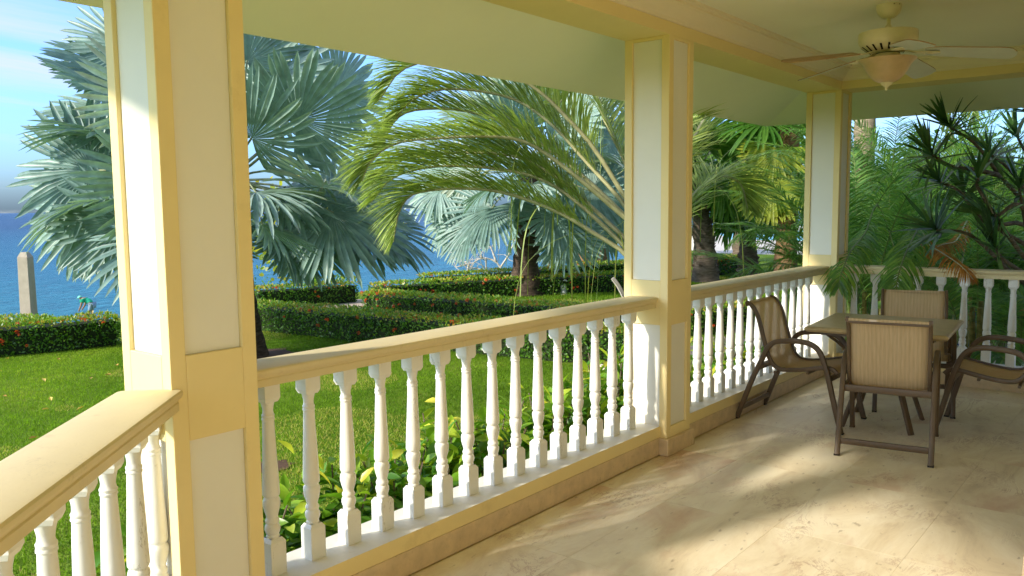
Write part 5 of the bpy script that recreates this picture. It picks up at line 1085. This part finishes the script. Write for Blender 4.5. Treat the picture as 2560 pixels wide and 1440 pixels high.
def shrub(label, x, y, Hh, rad, n, seed):
    r = np.random.default_rng(seed); root = thing('broadleaf_shrub', label, 'shrub', (x, y, GZ), 0, 'broad-leaved shrubs along the railing')
    st = MB(); ns = 9; S = []
    for k in range(ns):
        a = k*2.4+seed; t = np.array([math.cos(a)*rad*r.uniform(.15, .9), math.sin(a)*rad*r.uniform(.15, .9), Hh*r.uniform(.62, .95)]); C = catmull([(0.02*math.cos(a), .02*math.sin(a), -.02), t*np.array([.5,.5,.55]), t], 7); S.append(C); st.tube(C, list(np.linspace(.008, .004, 7)), 5)
    link('stem', st.mesh('stem', BRANCH), root)
    JV = []; JF = []; JR = []; jo = 0
    for k in range(n+270):
        inner = k >= n
        C = S[k % ns]; f = r.uniform(.15, 1.0) if inner else r.uniform(.3, 1.0)**.6; p = C[int(f*6)]+r.normal(size=3)*(.06 if inner else .03); a = r.uniform(0, 6.283); el = r.uniform(-.35, .85) if f < .85 else r.uniform(.2, 1.3)
        d = Vector((math.cos(a)*math.cos(el), math.sin(a)*math.cos(el), math.sin(el)))
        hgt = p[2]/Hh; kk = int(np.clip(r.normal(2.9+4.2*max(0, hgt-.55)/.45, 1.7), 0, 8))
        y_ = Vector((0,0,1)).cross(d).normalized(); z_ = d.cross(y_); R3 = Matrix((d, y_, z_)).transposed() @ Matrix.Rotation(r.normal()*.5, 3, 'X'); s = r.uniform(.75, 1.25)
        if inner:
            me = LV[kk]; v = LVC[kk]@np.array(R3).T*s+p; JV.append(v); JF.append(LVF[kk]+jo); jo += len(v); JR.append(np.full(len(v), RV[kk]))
        else:
            o = link('leaf', LV[kk], root, tuple(p)); o.rotation_euler = R3.to_euler(); o.scale = (s, s, s)
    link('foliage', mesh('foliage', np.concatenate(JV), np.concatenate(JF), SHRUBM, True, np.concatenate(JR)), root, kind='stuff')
ylist = np.arange(1.75, 7.5, .40)
WHERE = ['beside the nearest column', 'behind the second baluster from the nearest column', 'behind the third and fourth balusters of the long railing', 'low in the first third of the long railing', 'at the first third of the long railing', 'just left of the middle of the long railing', 'at the middle of the long railing', 'just right of the middle of the long railing', 'in the last third of the long railing', 'two plants before the middle column', 'against the outer side of the middle column', 'just past the middle column', 'behind the first balusters of the railing by the left chair', 'behind the backrest of the left chair', 'behind the last balusters by the corner column']
for i, y in enumerate(ylist):
    r_ = np.random.default_rng(900+i)
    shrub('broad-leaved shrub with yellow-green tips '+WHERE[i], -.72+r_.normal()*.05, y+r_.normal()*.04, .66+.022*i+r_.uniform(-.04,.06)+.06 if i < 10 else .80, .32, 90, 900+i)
shrub('small yellow-leaved shrub below the slanted railing near the column', -.62, 1.02, .42, .18, 40, 950)
shrub('lowest yellow-leaved shrub showing between the slanted railing balusters', -.28, .74, .40, .17, 34, 951)

# fallen yellow leaves on the lawn
fl = []
for k in range(3):
    b_ = MB().add([(0,0,0),(.03,.018,.012),(.065,.0,.004),(.03,-.018,.012),(.03,0,0)], [(0,4,1),(4,2,1),(4,3,2),(0,3,4)]); me = b_.mesh('fallen_leaf', DEADL); at = me.attributes.new('rnd', 'FLOAT', 'POINT'); at.data.foreach_set('value', np.full(5, k/2, dtype=np.float32)); fl.append(me)
for i, (x, y) in enumerate(K['fallen']):
    o = link('fallen_leaf', fl[i % 3], None, (x, y, GZ+.035), 'dry yellow leaf lying on the green lawn', 'leaf', 'fallen leaves on the lawn'); o.rotation_euler = (random.uniform(-.3,.3), random.uniform(-.3,.3), random.uniform(0,6)); s = random.uniform(.9, 1.5); o.scale = (s, s, s)

# concrete post, tap post and hose
pt = np.array(K['post'][0]); po = thing('concrete_post', 'square concrete post with pointed cap standing before the sea', 'post', (pt[0], pt[1], -.75), math.radians(38))
zt_ = pt[2]+.75
MB().add([(-.108,-.108,-.1),(.108,-.108,-.1),(.108,.108,-.1),(-.108,.108,-.1),(-.095,-.095,zt_-.09),(.095,-.095,zt_-.09),(.095,.095,zt_-.09),(-.095,.095,zt_-.09)], [(0,3,2,1),(0,1,5,4),(1,2,6,5),(2,3,7,6),(3,0,4,7),(4,5,6,7)]).build('shaft', CONC, po, bevel=.01)
MB().add([(-.094,-.094,zt_-.091),(.094,-.094,zt_-.091),(.094,.094,zt_-.091),(-.094,.094,zt_-.091),(-.05,-.05,zt_),(.05,-.05,zt_),(.05,.05,zt_),(-.05,.05,zt_)], [(0,1,5,4),(1,2,6,5),(2,3,7,6),(3,0,4,7),(4,5,6,7),(0,3,2,1)]).build('cap', CONC, po)
hol = MB()
for z in (.35, .6, .85, 1.1): hol.lathe([(.012,-.002),(.012,.002)], 0, 0, 8)
tp_ = np.array(K['bollard']); tpo = thing('tap_post', 'short grey standpipe at the edge of the lawn by the hedge', 'standpipe', tuple(tp_))
MB().lathe([(.085,0),(.08,.02),(.075,.20),(.06,.23)], 0, 0, 14).build('body', GREYP, tpo, smooth=False); MB().tube([(0,0,.23),(0,0,.30),(.06,0,.32),(.09,0,.29)], .018, 8).build('tap', GREYP, tpo)
hp = [np.array(p) for p in K['hose']]; ho = link('garden_hose', MB().tube(catmull(hp, 16), .022, 8).mesh('garden_hose', REDH, True), None, None, 'red hose hanging beside the grey standpipe', 'hose')

# ------------------------------------------------------------------ person on the shore, bending forward
pp = np.array(K['person'][1]); hd = np.array([-.775, -.632, 0]); sd = np.array([.632, -.775, 0])
pz = pp[2]-1.28
def skin(name, J, E, R, m, parent, sub=2):
    me = bpy.data.meshes.new(name); me.from_pydata([tuple(j) for j in J], E, []); me.materials.append(m); o = bpy.data.objects.new(name, me); COL.objects.link(o); o.parent = parent
    sk = o.modifiers.new('skin', 'SKIN'); sk.use_smooth_shade = True
    for i, q in enumerate(R): me.skin_vertices[0].data[i].radius = (q, q)
    me.skin_vertices[0].data[0].use_root = True
    ss = o.modifiers.new('sub', 'SUBSURF'); ss.levels = sub; ss.render_levels = sub
    return o
SKINM = paint('skin', (.30,.16,.10), .55, .05, 9, 0); GREEN = paint('green_cloth', (.02,.42,.24), .8, .05, 9, 0); SHORTS = paint('faded_cloth', (.22,.30,.40), .85, .05, 9, 0); CAPM = paint('mint_cap', (.20,.62,.48), .8, .04, 9, 0)
per = thing('person', 'person in green shirt and mint cap bending forward by the water', 'person', (pp[0], pp[1], pz))
def L(f, s, z): return hd*f+sd*s+np.array([0,0,z])
hip = (-.10, 0, .88)
J = [L(-.30,0,.90), L(-.16,0,1.02), L(.0,0,1.12), L(.12,0,1.16), L(.20,0,1.19), L(.27,0,1.20), L(.33,0,1.20),
     L(.10,.19,1.12), L(.16,.22,.84), L(.28,.20,.62), L(.31,.19,.54), L(.10,-.19,1.12), L(.18,-.22,.84), L(.32,-.20,.64), L(.35,-.19,.56),
     L(-.28,.10,.86), L(-.16,.11,.47), L(-.26,.11,.08), L(-.12,.12,.03), L(-.28,-.10,.86), L(-.20,-.11,.47), L(-.30,-.11,.08), L(-.16,-.12,.03)]
E = [(0,1),(1,2),(2,3),(3,4),(4,5),(5,6),(3,7),(7,8),(8,9),(9,10),(3,11),(11,12),(12,13),(13,14),(0,15),(15,16),(16,17),(17,18),(0,19),(19,20),(20,21),(21,22)]
R = [.135,.13,.15,.12,.058,.095,.085,.065,.048,.036,.04,.065,.048,.036,.04,.095,.062,.042,.045,.095,.062,.042,.045]
skin('body', J, E, R, SKINM, per)
skin('shirt', [J[0]*.8+J[1]*.2, J[1], J[2], J[3], J[7], J[8]*.55+J[7]*.45, J[11], J[12]*.55+J[11]*.45], [(0,1),(1,2),(2,3),(3,4),(4,5),(3,6),(6,7)], [.16,.155,.17,.13,.09,.075,.09,.075], GREEN, per)
skin('shorts', [J[0], J[15], J[16]*.8+J[15]*.2, J[19], J[20]*.8+J[19]*.2], [(0,1),(1,2),(0,3),(3,4)], [.155,.115,.09,.115,.09], SHORTS, per)
cp_ = MB().lathe([(.112,.0),(.110,.04),(.085,.085),(.03,.108)], 0, 0, 16); cp_.box(.05,.19,-.07,.07,-.006,.006)
co = cp_.build('cap', CAPM, per); co.location = tuple(L(.30,0,1.235)); co.rotation_euler = (0, .35, math.atan2(hd[1], hd[0]))
